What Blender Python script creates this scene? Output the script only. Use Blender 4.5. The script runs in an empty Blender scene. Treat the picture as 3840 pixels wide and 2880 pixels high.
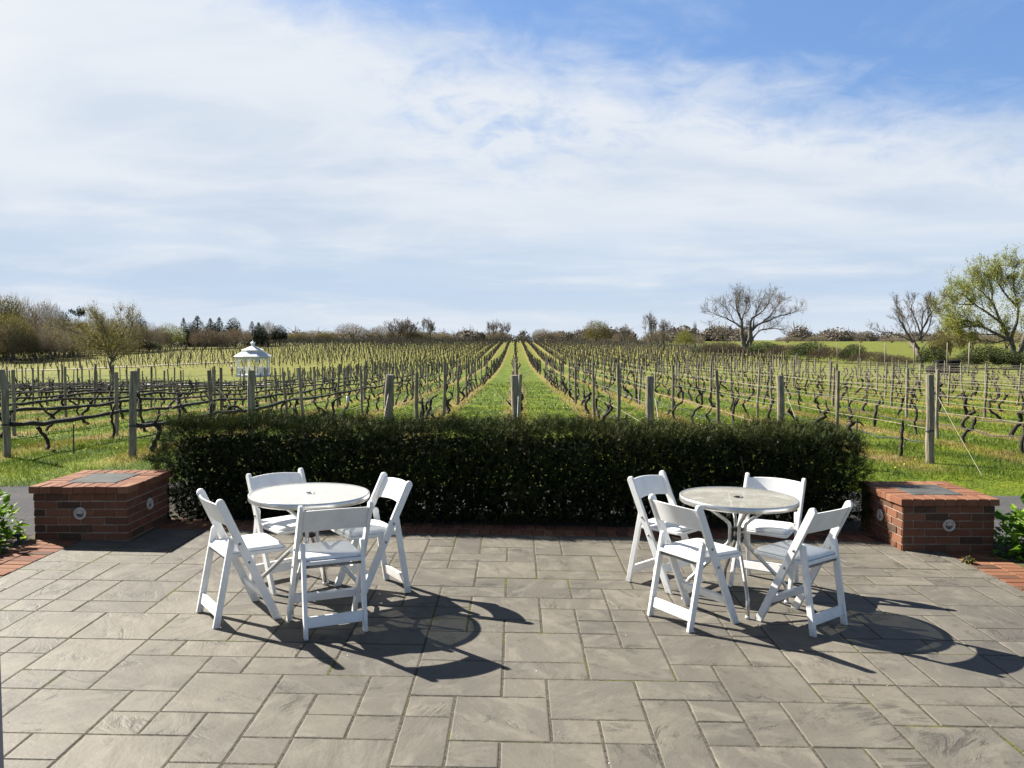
import bpy, math, random
import numpy as np
from mathutils import Vector, Matrix, Euler

PI = math.pi
R = math.radians
scene = bpy.context.scene
COL = scene.collection
TILT = 0.017                       # the terrace drains gently to the right
SUN_EL, SUN_AZ = R(38.5), math.atan2(-0.831, 0.556)
EXPOSURE = 1.7
ALB = 0.74                          # common scale of the base colours

# ------------------------------------------------------------------ helpers
class MB:
    """collects shapes, builds ONE mesh object"""
    def __init__(s):
        s.v, s.f, s.t, s.n = [], [], [], 0
    def add(s, verts, faces, tint=0.5):
        verts = np.asarray(verts, dtype=float).reshape(-1, 3)
        o = s.n
        s.v.append(verts); s.n += len(verts)
        for fc in faces:
            s.f.append([i + o for i in fc]); s.t.append(tint)
    def box(s, c, size, M=None, tint=0.5):
        x, y, z = [d / 2 for d in size]
        p = np.array([(-x,-y,-z),(x,-y,-z),(x,y,-z),(-x,y,-z),(-x,-y,z),(x,-y,z),(x,y,z),(-x,y,z)])
        if M is not None: p = p @ np.array(M).T
        s.add(p + np.array(c), [(0,3,2,1),(4,5,6,7),(0,1,5,4),(1,2,6,5),(2,3,7,6),(3,0,4,7)], tint)
    def cbox(s, c, size, ch=0.004, M=None, tint=0.5):
        """box with chamfered top edges"""
        x, y, z = [d / 2 for d in size]
        p = np.array([(-x,-y,-z),(x,-y,-z),(x,y,-z),(-x,y,-z),(-x,-y,z-ch),(x,-y,z-ch),(x,y,z-ch),(-x,y,z-ch),
                      (-x+ch,-y+ch,z),(x-ch,-y+ch,z),(x-ch,y-ch,z),(-x+ch,y-ch,z)])
        if M is not None: p = p @ np.array(M).T
        s.add(p + np.array(c), [(0,3,2,1),(8,9,10,11),(0,1,5,4),(1,2,6,5),(2,3,7,6),(3,0,4,7),
                                (4,5,9,8),(5,6,10,9),(6,7,11,10),(7,4,8,11)], tint)
    def tube(s, path, radii, n=8, cap=True, tint=0.5, jitter=0.0, rg=None):
        P = np.asarray(path, dtype=float); m = len(P)
        if np.isscalar(radii): radii = [radii] * m
        T = np.gradient(P, axis=0)
        T /= (np.linalg.norm(T, axis=1, keepdims=True) + 1e-9)
        a = np.array([0, 0, 1.0]) if abs(T[0][2]) < 0.9 else np.array([1.0, 0, 0])
        u = np.cross(T[0], a); u /= np.linalg.norm(u)
        vs = []
        ang = np.linspace(0, 2 * PI, n, endpoint=False)
        for i in range(m):
            u = u - T[i] * np.dot(u, T[i]); u /= (np.linalg.norm(u) + 1e-9)
            w = np.cross(T[i], u)
            r = np.full(n, radii[i])
            if jitter and rg is not None: r = r * (1 + rg.uniform(-jitter, jitter, n))
            vs.append(P[i] + np.outer(np.cos(ang) * r, u) + np.outer(np.sin(ang) * r, w))
        fs = []
        for i in range(m - 1):
            for k in range(n):
                k2 = (k + 1) % n
                fs.append((i*n+k, i*n+k2, (i+1)*n+k2, (i+1)*n+k))
        if cap:
            fs.append(tuple(range(n - 1, -1, -1))); fs.append(tuple((m-1)*n + k for k in range(n)))
        s.add(np.vstack(vs), fs, tint)
    def lathe(s, prof, n=24, c=(0, 0, 0), phase=0.0, tint=0.5, cap=True):
        ang = np.linspace(0, 2 * PI, n, endpoint=False) + phase
        vs = []
        for r, z in prof:
            vs.append(np.stack([np.cos(ang) * r + c[0], np.sin(ang) * r + c[1], np.full(n, z + c[2])], 1))
        fs = []
        for i in range(len(prof) - 1):
            for k in range(n):
                k2 = (k + 1) % n
                fs.append((i*n+k, i*n+k2, (i+1)*n+k2, (i+1)*n+k))
        if cap:
            fs.append(tuple(range(n - 1, -1, -1))); fs.append(tuple((len(prof)-1)*n + k for k in range(n)))
        s.add(np.vstack(vs), fs, tint)
    def prism(s, poly, axis, d0, d1, tint=0.5):
        """extrude a 2-D outline along axis ('x','y','z')"""
        def P(a, b, d):
            return {'x': (d, a, b), 'y': (a, d, b), 'z': (a, b, d)}[axis]
        n = len(poly)
        vs = [P(a, b, d0) for a, b in poly] + [P(a, b, d1) for a, b in poly]
        fs = [tuple(range(n - 1, -1, -1)), tuple(range(n, 2 * n))]
        for k in range(n):
            k2 = (k + 1) % n
            fs.append((k, k2, n + k2, n + k))
        s.add(vs, fs, tint)
    def mesh(s, name, mat, smooth=False):
        me = bpy.data.meshes.new(name)
        v = np.vstack(s.v)
        ln = np.array([len(f) for f in s.f], dtype=np.int32)
        st = np.concatenate([[0], np.cumsum(ln)[:-1]]).astype(np.int32)
        loops = np.fromiter((i for f in s.f for i in f), dtype=np.int32)
        me.vertices.add(len(v)); me.vertices.foreach_set('co', v.astype(np.float32).ravel())
        me.loops.add(len(loops)); me.loops.foreach_set('vertex_index', loops)
        me.polygons.add(len(ln)); me.polygons.foreach_set('loop_start', st)
        me.update(calc_edges=True); me.validate()
        if len(me.polygons) == len(ln):
            at = me.attributes.new('tint', 'FLOAT', 'FACE')
            at.data.foreach_set('value', np.array(s.t, dtype=np.float32))
        if mat: me.materials.append(mat)
        me.polygons.foreach_set('use_smooth', np.full(len(me.polygons), smooth))
        return me
    def build(s, name, mat, parent=None, smooth=False):
        return link(name, s.mesh(name, mat, smooth), parent)

def link(name, data, parent=None):
    o = bpy.data.objects.new(name, data); COL.objects.link(o)
    if parent: o.parent = parent
    return o
def tag(o, label=None, cat=None, group=None, kind=None):
    if label: o['label'] = label
    if cat: o['category'] = cat
    if group: o['group'] = group
    if kind: o['kind'] = kind
    return o
def thing(name, label, cat, loc=(0,0,0), rz=0.0, group=None):
    o = link(name, None); o.location = loc; o.rotation_euler = (0, 0, rz)
    return tag(o, label, cat, group)
def struct(o, label, kind='structure'):
    o['kind'] = kind; o['label'] = label; return o
def copy_tree(o, parent=None):
    c = o.copy(); COL.objects.link(c); c.parent = parent
    for ch in list(o.children): copy_tree(ch, c)
    return c
def raw_mesh(name, tris, cols, mat, smooth=False):
    """tris: (n,k,3) array of separate k-gons, cols: per-face tint"""
    n, k = tris.shape[0], tris.shape[1]
    me = bpy.data.meshes.new(name)
    me.vertices.add(n * k); me.vertices.foreach_set('co', tris.astype(np.float32).ravel())
    me.loops.add(n * k); me.loops.foreach_set('vertex_index', np.arange(n * k, dtype=np.int32))
    me.polygons.add(n); me.polygons.foreach_set('loop_start', np.arange(0, n * k, k, dtype=np.int32))
    me.update(calc_edges=True)
    at = me.attributes.new('tint', 'FLOAT', 'FACE'); at.data.foreach_set('value', np.asarray(cols, dtype=np.float32))
    me.polygons.foreach_set('use_smooth', np.full(n, smooth))
    if mat: me.materials.append(mat)
    return me
def ordinal(n):
    w = ['zeroth','first','second','third','fourth','fifth','sixth','seventh','eighth','ninth','tenth','eleventh','twelfth',
         'thirteenth','fourteenth','fifteenth','sixteenth','seventeenth','eighteenth','nineteenth','twentieth','twenty-first',
         'twenty-second','twenty-third','twenty-fourth','twenty-fifth','twenty-sixth','twenty-seventh','twenty-eighth','twenty-ninth',
         'thirtieth','thirty-first','thirty-second','thirty-third','thirty-fourth','thirty-fifth','thirty-sixth']
    return w[n]

# value noise in numpy (smooth, tileless enough)
_perm = np.random.default_rng(3).uniform(0, 1, (64, 64))
def vnoise(x, y):
    x = np.asarray(x, dtype=float); y = np.asarray(y, dtype=float)
    xi, yi = np.floor(x).astype(int), np.floor(y).astype(int)
    fx, fy = x - xi, y - yi
    fx = fx*fx*(3-2*fx); fy = fy*fy*(3-2*fy)
    g = lambda a, b: _perm[a % 64, b % 64]
    return (g(xi,yi)*(1-fx)+g(xi+1,yi)*fx)*(1-fy) + (g(xi,yi+1)*(1-fx)+g(xi+1,yi+1)*fx)*fy

# ------------------------------------------------------------------ materials
class NT:
    def __init__(s, mat):
        mat.use_nodes = True
        s.t = mat.node_tree; s.t.nodes.clear()
    def n(s, typ, **kw):
        nd = s.t.nodes.new(typ)
        for k, v in kw.items(): setattr(nd, k, v)
        return nd
    def l(s, a, b): s.t.links.new(a, b)
    def val(s, sock, v):
        if hasattr(v, 'is_linked'): s.l(v, sock)
        else: sock.default_value = v
    def math(s, op, a, b=None, c=None, clamp=False):
        m = s.n('ShaderNodeMath', operation=op); m.use_clamp = clamp
        s.val(m.inputs[0], a)
        if b is not None: s.val(m.inputs[1], b)
        if c is not None: s.val(m.inputs[2], c)
        return m.outputs[0]
    def mix(s, f, a, b, blend='MIX'):
        m = s.n('ShaderNodeMix', data_type='RGBA', blend_type=blend)
        s.val(m.inputs[0], f)
        for sk, v in ((m.inputs[6], a), (m.inputs[7], b)):
            if hasattr(v, 'is_linked'): s.l(v, sk)
            else: sk.default_value = (*v, 1) if len(v) == 3 else v
        return m.outputs[2]
    def noise(s, vec, scale, detail=4, rough=0.55, dist=0.0):
        nd = s.n('ShaderNodeTexNoise'); nd.inputs['Scale'].default_value = scale
        nd.inputs['Detail'].default_value = detail; nd.inputs['Roughness'].default_value = rough
        nd.inputs['Distortion'].default_value = dist
        if vec is not None: s.l(vec, nd.inputs['Vector'])
        return nd.outputs['Fac']
    def ramp(s, f, lo, hi, clamp=True, smooth=True):
        m = s.n('ShaderNodeMapRange'); m.clamp = clamp
        if smooth: m.interpolation_type = 'SMOOTHSTEP'
        s.val(m.inputs['Value'], f); s.val(m.inputs['From Min'], lo); s.val(m.inputs['From Max'], hi)
        return m.outputs['Result']
    def mapping(s, vec, scale=(1,1,1), rot=(0,0,0)):
        m = s.n('ShaderNodeMapping'); m.inputs['Scale'].default_value = scale; m.inputs['Rotation'].default_value = rot
        s.l(vec, m.inputs['Vector']); return m.outputs['Vector']
    def pos(s): return s.n('ShaderNodeNewGeometry').outputs['Position']
    def obj(s): return s.n('ShaderNodeTexCoord').outputs['Object']
    def attr(s, name='tint'): return s.n('ShaderNodeAttribute', attribute_name=name).outputs['Fac']
    def rnd(s): return s.n('ShaderNodeObjectInfo').outputs['Random']
    def bump(s, h, strength=0.3, dist=0.01):
        b = s.n('ShaderNodeBump'); b.inputs['Strength'].default_value = strength; b.inputs['Distance'].default_value = dist
        s.l(h, b.inputs['Height']); return b.outputs['Normal']
    def out(s, col, rough=0.8, metal=0.0, normal=None, spec=None, extra=None, trans=0.0, k=1.0):
        k = k * ALB
        if isinstance(col, tuple): col = tuple(min(1.0, q * k) for q in col[:3])
        else:
            col = s.mix(1.0, col, (k, k, k), 'MULTIPLY')
        b = s.n('ShaderNodeBsdfPrincipled')
        s.val(b.inputs['Base Color'], (*col, 1) if isinstance(col, tuple) and len(col) == 3 else col)
        s.val(b.inputs['Roughness'], rough); s.val(b.inputs['Metallic'], metal)
        if spec is not None: b.inputs['Specular IOR Level'].default_value = spec
        if normal is not None: s.l(normal, b.inputs['Normal'])
        sh = b.outputs[0]
        if trans:
            tr = s.n('ShaderNodeBsdfTranslucent')
            s.val(tr.inputs['Color'], (*col, 1) if isinstance(col, tuple) and len(col) == 3 else col)
            mx = s.n('ShaderNodeMixShader'); mx.inputs[0].default_value = trans
            s.l(sh, mx.inputs[1]); s.l(tr.outputs[0], mx.inputs[2]); sh = mx.outputs[0]
        o = s.n('ShaderNodeOutputMaterial'); s.l(sh, o.inputs['Surface']); return b

def newmat(name):
    m = bpy.data.materials.new(name); return m, NT(m)

def m_simple(name, c1, c2, scale=8, rough=0.7, bump=0.0, bdist=0.01, metal=0.0, bscale=None, spec=None, use_tint=False, trans=0.0, stretch=(1,1,1), obvar=0.0, k=1.0):
    m, n = newmat(name)
    v = n.mapping(n.obj(), stretch)
    f = n.noise(v, scale, 6, 0.6)
    f = n.ramp(f, 0.3, 0.7)
    if use_tint:
        f = n.math('ADD', n.math('MULTIPLY', f, 0.35), n.math('MULTIPLY', n.attr(), 0.75), clamp=True)
    col = n.mix(f, c1, c2)
    if obvar:
        h = n.n('ShaderNodeHueSaturation')
        h.inputs['Hue'].default_value = 0.5
        n.l(n.math('ADD', n.math('MULTIPLY', n.rnd(), obvar), 1 - obvar / 2), h.inputs['Value'])
        n.l(col, h.inputs['Color']); col = h.outputs[0]
    nm = None
    if bump: nm = n.bump(n.noise(v, bscale or scale * 3, 5, 0.65), bump, bdist)
    n.out(col, rough, metal, nm, spec, trans=trans, k=k)
    return m

def grass_color(n, blade=False):
    """ground colour of the vineyard: mown lanes, straw-coloured strips under the vine rows"""
    p = n.pos()
    sx = n.n('ShaderNodeSeparateXYZ'); n.l(p, sx.inputs[0]); X, Y = sx.outputs[0], sx.outputs[1]
    n1 = n.noise(p, 0.9, 5, 0.6); n2 = n.noise(p, 5.0, 5, 0.65); n3 = n.noise(p, 0.09, 3, 0.5); n4 = n.noise(p, 28.0, 3, 0.7)
    green = n.mix(n.ramp(n1, 0.36, 0.64), (0.048, 0.084, 0.010), (0.122, 0.162, 0.016))
    green = n.mix(n.math('MULTIPLY', n.ramp(n2, 0.52, 0.70), 0.70), green, (0.190, 0.195, 0.020))
    ye = n.mix(n.ramp(n2, 0.35, 0.65), (0.135, 0.150, 0.020), (0.215, 0.175, 0.045))
    far = n.math('MULTIPLY', n.ramp(Y, 70.0, 150.0), n.math('SUBTRACT', 1.0, n.ramp(X, 20.0, 45.0)))
    green = n.mix(n.math('MULTIPLY', n.ramp(n.noise(p, 2.6, 6, 0.7), 0.60, 0.72), 0.75), green, (0.028, 0.055, 0.010))
    green = n.mix(n.math('MULTIPLY', far, 0.50), green, ye)
    # strips under rows
    ph = n.math('DIVIDE', n.math('SUBTRACT', X, 0.02), 1.9)
    ph = n.math('SUBTRACT', ph, n.math('FLOOR', n.math('ADD', ph, 0.5)))
    d = n.math('MULTIPLY', n.math('ABSOLUTE', ph), 1.9)
    d = n.math('ADD', d, n.math('MULTIPLY', n.math('SUBTRACT', n1, 0.5), 0.5))
    d = n.math('ADD', d, n.math('MULTIPLY', n.math('SUBTRACT', n2, 0.5), 0.55))
    strip = n.math('SUBTRACT', 1.0, n.ramp(d, 0.18, 0.42))
    strip = n.math('MULTIPLY', n.math('MULTIPLY', strip, n.ramp(Y, 10.9, 11.8)), n.ramp(n.noise(p, 0.55, 4, 0.6), 0.27, 0.47))
    straw = n.mix(n.ramp(n4, 0.3, 0.7), (0.155, 0.095, 0.036), (0.30, 0.225, 0.105))
    straw = n.mix(n.math('MULTIPLY', n.ramp(n1, 0.40, 0.55), 0.65), straw, (0.175, 0.165, 0.022))
    col = n.mix(n.math('MULTIPLY', strip, 0.85), green, straw)
    fine = n.mix(n.ramp(n4, 0.25, 0.75), (0.55, 0.55, 0.55), (1.35, 1.35, 1.3))
    return n.mix(1.0, col, fine, 'MULTIPLY'), n4, X, Y

M = {}
# ground sheet
m, n = newmat('vineyard_ground'); col, n4, X, Y = grass_color(n)
n.out(col, 0.95, 0.0, n.bump(n4, 0.8, 0.03), 0.1, k=1.22); M['ground'] = m
m, n = newmat('grass_blade'); col, n4, X, Y = grass_color(n)
t = n.attr()
col = n.mix(1.0, col, n.mix(t, (0.75, 0.80, 0.7), (1.7, 1.75, 1.5)), 'MULTIPLY')
n.out(col, 0.6, 0.0, None, 0.2, trans=0.3, k=1.14); M['blade'] = m

def leafmat(name, c1, c2, c3=None, trans=0.25, rough=0.6, obvar=0.0, spec=0.3, k=1.0):
    m, n = newmat(name)
    t = n.attr()
    col = n.mix(n.ramp(t, 0.0, 0.7, smooth=False), c1, c2)
    if c3: col = n.mix(n.ramp(t, 0.72, 1.0, smooth=False), col, c3)
    if obvar:
        h = n.n('ShaderNodeHueSaturation'); h.inputs['Hue'].default_value = 0.5
        n.l(n.math('ADD', n.math('MULTIPLY', n.rnd(), obvar), 1 - obvar / 2), h.inputs['Value'])
        n.l(col, h.inputs['Color']); col = h.outputs[0]
    n.out(col, rough, 0.0, None, spec, trans=trans, k=k); return m

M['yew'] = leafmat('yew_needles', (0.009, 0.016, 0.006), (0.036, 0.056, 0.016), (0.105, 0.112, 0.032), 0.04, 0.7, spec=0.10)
M['yew_wood'] = m_simple('yew_wood', (0.030, 0.020, 0.014), (0.075, 0.050, 0.032), 20, 0.9, 0.5)
M['hydrangea'] = leafmat('bright_leaf', (0.045, 0.110, 0.012), (0.120, 0.230, 0.020), (0.240, 0.330, 0.040), 0.4, 0.5, spec=0.12, k=1.5)
M['shrub'] = leafmat('dark_leaf', (0.018, 0.050, 0.010), (0.050, 0.110, 0.018), (0.120, 0.180, 0.030), 0.3, 0.45)
M['spring_leaf'] = leafmat('spring_leaf', (0.130, 0.150, 0.020), (0.240, 0.260, 0.035), (0.330, 0.310, 0.060), 0.4, 0.6, k=1.6)
M['olive'] = leafmat('olive_twigs', (0.070, 0.060, 0.022), (0.175, 0.150, 0.048), (0.280, 0.240, 0.085), 0.2, 0.8, 0.4, k=1.6)
M['brown'] = leafmat('brown_twigs', (0.070, 0.058, 0.040), (0.175, 0.144, 0.095), (0.265, 0.225, 0.145), 0.2, 0.8, 0.35, k=1.75)
M['red'] = leafmat('reddish_twigs', (0.080, 0.060, 0.038), (0.175, 0.128, 0.080), (0.255, 0.195, 0.110), 0.2, 0.8, 0.3, k=1.35)
M['bud'] = leafmat('olive_buds', (0.110, 0.095, 0.025), (0.215, 0.185, 0.045), (0.300, 0.260, 0.070), 0.35, 0.7, k=1.3)
M['bramble'] = leafmat('bramble', (0.050, 0.036, 0.024), (0.110, 0.078, 0.050), (0.150, 0.120, 0.070), 0.2, 0.9, k=1.1)
M['scrub'] = leafmat('scrub_leaf', (0.022, 0.034, 0.012), (0.060, 0.080, 0.022), (0.110, 0.125, 0.035), 0.2, 0.8, k=1.2)
M['ridge'] = leafmat('ridge_woods', (0.085, 0.075, 0.062), (0.150, 0.125, 0.098), (0.200, 0.170, 0.120), 0.2, 0.9, k=1.6)
M['lime'] = leafmat('yellow_green_leaf', (0.080, 0.085, 0.015), (0.190, 0.200, 0.030), (0.260, 0.250, 0.050), 0.3, 0.7, 0.25, k=1.3)
M['pine'] = leafmat('dark_needles', (0.010, 0.018, 0.010), (0.026, 0.040, 0.020), (0.050, 0.065, 0.030), 0.1, 0.8, 0.3, k=1.3)
M['greybark'] = m_simple('grey_bark', (0.070, 0.056, 0.045), (0.185, 0.155, 0.130), 6, 0.95, 0.5, 0.03, k=1.2)
M['palebark'] = m_simple('pale_bark', (0.16, 0.135, 0.11), (0.30, 0.26, 0.22), 6, 0.95, 0.4, 0.03, k=1.0)
M['vine'] = m_simple('vine_bark', (0.010, 0.007, 0.006), (0.058, 0.042, 0.035), 26, 0.9, 0.9, 0.02, stretch=(1,1,0.35), obvar=0.5)
M['cane'] = m_simple('pale_cane', (0.16, 0.115, 0.075), (0.36, 0.29, 0.20), 15, 0.8)
m, n = newmat('weathered_post')
v = n.mapping(n.obj(), (1, 1, 0.12)); f = n.noise(v, 34, 6, 0.65); f2 = n.noise(n.obj(), 3.0, 4)
col = n.mix(n.ramp(f, 0.3, 0.7), (0.100, 0.082, 0.060), (0.255, 0.222, 0.172))
col = n.mix(n.math('MULTIPLY', n.ramp(f2, 0.45, 0.7), 0.45), col, (0.170, 0.175, 0.115))
h = n.n('ShaderNodeHueSaturation'); n.l(n.math('ADD', n.math('MULTIPLY', n.rnd(), 0.5), 0.75), h.inputs['Value']); n.l(col, h.inputs['Color'])
n.out(h.outputs[0], 0.9, 0.0, n.bump(f, 0.6, 0.008), 0.2, k=1.45); M['post'] = m
M['net'] = m_simple('black_netting', (0.008, 0.008, 0.009), (0.040, 0.034, 0.034), 60, 0.85, 1.0, 0.02)
M['wire'] = m_simple('trellis_wire', (0.30, 0.28, 0.24), (0.50, 0.46, 0.38), 10, 0.5, metal=0.3, k=1.0)
M['hose'] = m_simple('drip_hose', (0.015, 0.018, 0.020), (0.045, 0.050, 0.055), 10, 0.5)
M['guy'] = m_simple('guy_wire', (0.40, 0.36, 0.19), (0.50, 0.46, 0.28), 10, 0.5)
m, n = newmat('asphalt')
v = n.pos(); f = n.noise(v, 90, 4, 0.8); g = n.noise(v, 1.6, 5, 0.65); h_ = n.noise(v, 14, 5, 0.75)
col = n.mix(n.ramp(f, 0.3, 0.7), (0.075, 0.075, 0.080), (0.150, 0.150, 0.156)); col = n.mix(n.math('MULTIPLY', n.ramp(g, 0.4, 0.65), 0.55), col, (0.165, 0.160, 0.152))
col = n.mix(n.math('MULTIPLY', n.ramp(h_, 0.58, 0.70), 0.6), col, (0.050, 0.048, 0.046))
n.out(col, 0.95, 0, n.bump(f, 0.9, 0.012), 0.08, k=.8); M['asphalt'] = m
M['gravel'] = m_simple('pale_gravel', (0.28, 0.275, 0.27), (0.42, 0.41, 0.40), 20, 0.95, 0.5, 0.02)
M['mulch'] = m_simple('mulch', (0.025, 0.016, 0.011), (0.085, 0.055, 0.036), 40, 0.95, 1.0, 0.03)
m, n = newmat('white_resin')
f = n.noise(n.obj(), 14, 5)
sz = n.n('ShaderNodeSeparateXYZ'); n.l(n.obj(), sz.inputs[0])
foot = n.math('MULTIPLY', n.math('SUBTRACT', 1.0, n.ramp(sz.outputs[2], 0.01, 0.10)), n.ramp(n.noise(n.obj(), 60, 4, 0.7), 0.35, 0.65))
scuff = n.ramp(n.noise(n.mapping(n.obj(), (1, 1, .3)), 48, 3, 0.7), 0.66, 0.74)
wc = n.mix(n.ramp(f, 0.35, 0.75), (0.80, 0.80, 0.785), (0.72, 0.715, 0.69))
wc = n.mix(n.math('MULTIPLY', foot, 0.6), wc, (0.36, 0.33, 0.27)); wc = n.mix(n.math('MULTIPLY', scuff, 0.30), wc, (0.45, 0.43, 0.40))
n.out(wc, 0.38, 0, n.bump(n.noise(n.obj(), 90, 2), 0.04, 0.002), k=1.22); M['white'] = m
m, n = newmat('white_vinyl'); f = n.noise(n.obj(), 9, 4)
n.out(n.mix(n.ramp(f, 0.4, 0.7), (0.82, 0.82, 0.82), (0.76, 0.76, 0.75)), 0.33, 0, n.bump(n.noise(n.obj(), 7, 3), 0.12, 0.01), k=1.22); M['vinyl'] = m
m, n = newmat('aluminium'); f = n.noise(n.obj(), 22, 4)
n.out(n.mix(f, (0.46, 0.46, 0.45), (0.66, 0.66, 0.64)), n.math('ADD', n.math('MULTIPLY', f, 0.25), 0.22), 0.85, n.bump(f, 0.05, 0.003), k=1.2); M['alu'] = m
M['steel'] = m_simple('bolt_steel', (0.25, 0.25, 0.25), (0.4, 0.4, 0.39), 40, 0.35, metal=0.9)
M['wrap'] = m_simple('bale_wrap', (0.006, 0.006, 0.007), (0.016, 0.016, 0.018), 9, 0.85, 0.4, 0.03, spec=0.1)
M['black'] = m_simple('black_plastic', (0.012, 0.012, 0.013), (0.028, 0.028, 0.030), 18, 0.4, 0.3, 0.02)

def tabletop_mat(name, a, b, cell, mott):
    m, n = newmat(name)
    v = n.obj()
    w = n.n('ShaderNodeTexVoronoi', distance='CHEBYCHEV'); w.inputs['Scale'].default_value = cell; w.inputs['Randomness'].default_value = 0.15
    n.l(v, w.inputs['Vector'])
    g = n.ramp(w.outputs['Distance'], 0.2, 0.5)
    f = n.ramp(n.noise(v, 7, 5, 0.65), 0.35, 0.7)
    col = n.mix(f, a, b)
    col = n.mix(n.math('MULTIPLY', g, mott), col, (0.13, 0.115, 0.08))
    b1 = n.n('ShaderNodeBsdfPrincipled'); n.l(col, b1.inputs['Base Color']); b1.inputs['Roughness'].default_value = 0.42
    n.l(n.bump(g, 0.25, 0.002), b1.inputs['Normal'])
    tr = n.n('ShaderNodeBsdfTransparent'); tr.inputs[0].default_value = (0.86, 0.88, 0.86, 1)
    mx = n.n('ShaderNodeMixShader'); mx.inputs[0].default_value = 0.40
    n.l(b1.outputs[0], mx.inputs[1]); n.l(tr.outputs[0], mx.inputs[2])
    o = n.n('ShaderNodeOutputMaterial'); n.l(mx.outputs[0], o.inputs[0]); return m
M['top_grey'] = tabletop_mat('frosted_grey_top', (0.47, 0.48, 0.465), (0.55, 0.555, 0.535), 70, 0.08)
M['top_cream'] = tabletop_mat('patterned_cream_top', (0.39, 0.375, 0.32), (0.57, 0.56, 0.51), 62, 0.75)

m, n = newmat('brick')
t = n.attr(); v = n.obj()
col = n.mix(n.ramp(t, 0.0, 0.55, smooth=False), (0.085, 0.056, 0.038), (0.245, 0.098, 0.054))
col = n.mix(n.ramp(t, 0.6, 1.0, smooth=False), col, (0.330, 0.160, 0.090))
f = n.noise(v, 45, 5, 0.7)
col = n.mix(n.math('MULTIPLY', n.ramp(f, 0.45, 0.8), 0.45), col, (0.17, 0.095, 0.060))
col = n.mix(n.math('MULTIPLY', n.ramp(n.noise(v, 9, 4), 0.55, 0.75), 0.22), col, (0.28, 0.22, 0.17))
n.out(col, 0.88, 0, n.bump(n.noise(v, 130, 4, 0.7), 0.5, 0.004), 0.2, k=.82); M['brick'] = m
M['mortar'] = m_simple('mortar', (0.24, 0.185, 0.130), (0.36, 0.285, 0.205), 30, 0.95, 0.5, 0.005)
M['bluestone'] = m_simple('bluestone', (0.175, 0.185, 0.185), (0.285, 0.295, 0.285), 7, 0.75, 0.3, 0.006, spec=0.08, k=0.38)
m, n = newmat('stamped_stone')
v = n.obj(); t = n.attr()
vv = n.n('ShaderNodeVectorMath', operation='ADD'); n.l(v, vv.inputs[0])
cx = n.n('ShaderNodeCombineXYZ'); n.l(n.math('MULTIPLY', t, 37.0), cx.inputs[0]); n.l(n.math('MULTIPLY', t, 91.0), cx.inputs[1]); n.l(cx.outputs[0], vv.inputs[1])
rt_ = n.n('ShaderNodeVectorRotate', rotation_type='Z_AXIS'); n.l(vv.outputs[0], rt_.inputs['Vector']); n.l(n.math('MULTIPLY', t, 5.0), rt_.inputs['Angle'])
S_ = rt_.outputs[0]
a = n.noise(n.mapping(S_, (1.0, 1.8, 1)), 3.4, 7, 0.6, 0.6); b = n.noise(v, 0.75, 4, 0.55); b2 = n.noise(v, 2.1, 4, 0.6); c = n.noise(v, 46, 5, 0.7)
sl = n.noise(n.mapping(S_, (0.7, 1.7, 1)), 3.2, 8, 0.6, 0.7)      # slate-like ripples, turned differently on each slab
ridge = n.math('SUBTRACT', 1.0, n.math('ABSOLUTE', n.math('MULTIPLY', n.math('SUBTRACT', sl, 0.5), 16.0)), clamp=True)
patch = n.ramp(n.noise(S_, 3.1, 4, 0.6), 0.50, 0.66)
col = n.mix(n.ramp(b, 0.34, 0.66), (0.140, 0.129, 0.111), (0.206, 0.188, 0.153))
col = n.mix(n.math('MULTIPLY', n.ramp(b2, 0.42, 0.66), 0.6), col, (0.152, 0.139, 0.119))
col = n.mix(n.math('MULTIPLY', n.ramp(a, 0.46, 0.68), 0.65), col, (0.250, 0.230, 0.190))
col = n.mix(n.math('MULTIPLY', n.ramp(n.noise(v, 9.0, 6, 0.7, 0.6), 0.50, 0.68), 0.42), col, (0.118, 0.108, 0.094))
col = n.mix(n.math('MULTIPLY', n.math('MULTIPLY', ridge, patch), 0.60), col, (0.052, 0.048, 0.043))
col = n.mix(1.0, col, n.mix(t, (0.89, 0.89, 0.89), (1.10, 1.09, 1.07)), 'MULTIPLY')
spot = n.ramp(n.noise(v, 6.5, 6, 0.78), 0.62, 0.74)
col = n.mix(n.math('MULTIPLY', spot, 0.6), col, (0.070, 0.065, 0.058))
col = n.mix(n.math('MULTIPLY', n.ramp(c, 0.56, 0.8), 0.36), col, (0.085, 0.080, 0.072))
hh = n.math('ADD', n.math('ADD', n.math('MULTIPLY', sl, 0.45), n.math('MULTIPLY', n.math('MULTIPLY', ridge, patch), -0.16)), n.math('MULTIPLY', c, 0.09))
n.out(col, n.math('ADD', n.math('MULTIPLY', a, 0.25), 0.50), 0, n.bump(hh, 0.60, 0.03), 0.22, k=.84); M['slab'] = m
m, n = newmat('mossy_joint')
v = n.obj(); f = n.noise(v, 1.3, 4, 0.6); g = n.noise(v, 40, 4, 0.7)
col = n.mix(n.ramp(g, 0.3, 0.7), (0.046, 0.041, 0.032), (0.125, 0.112, 0.088))
col = n.mix(n.math('MULTIPLY', n.ramp(f, 0.53, 0.64), n.ramp(g, 0.32, 0.58)), col, (0.105, 0.118, 0.022))
n.out(col, 0.95, 0, n.bump(g, 0.8, 0.01), 0.1); M['joint'] = m
M['mauve'] = m_simple('mauve_paint', (0.32, 0.29, 0.32), (0.38, 0.35, 0.38), 12, 0.6)
M['lens'] = m_simple('lens_glass', (0.06, 0.08, 0.09), (0.14, 0.17, 0.18), 30, 0.15, spec=0.6)
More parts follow.
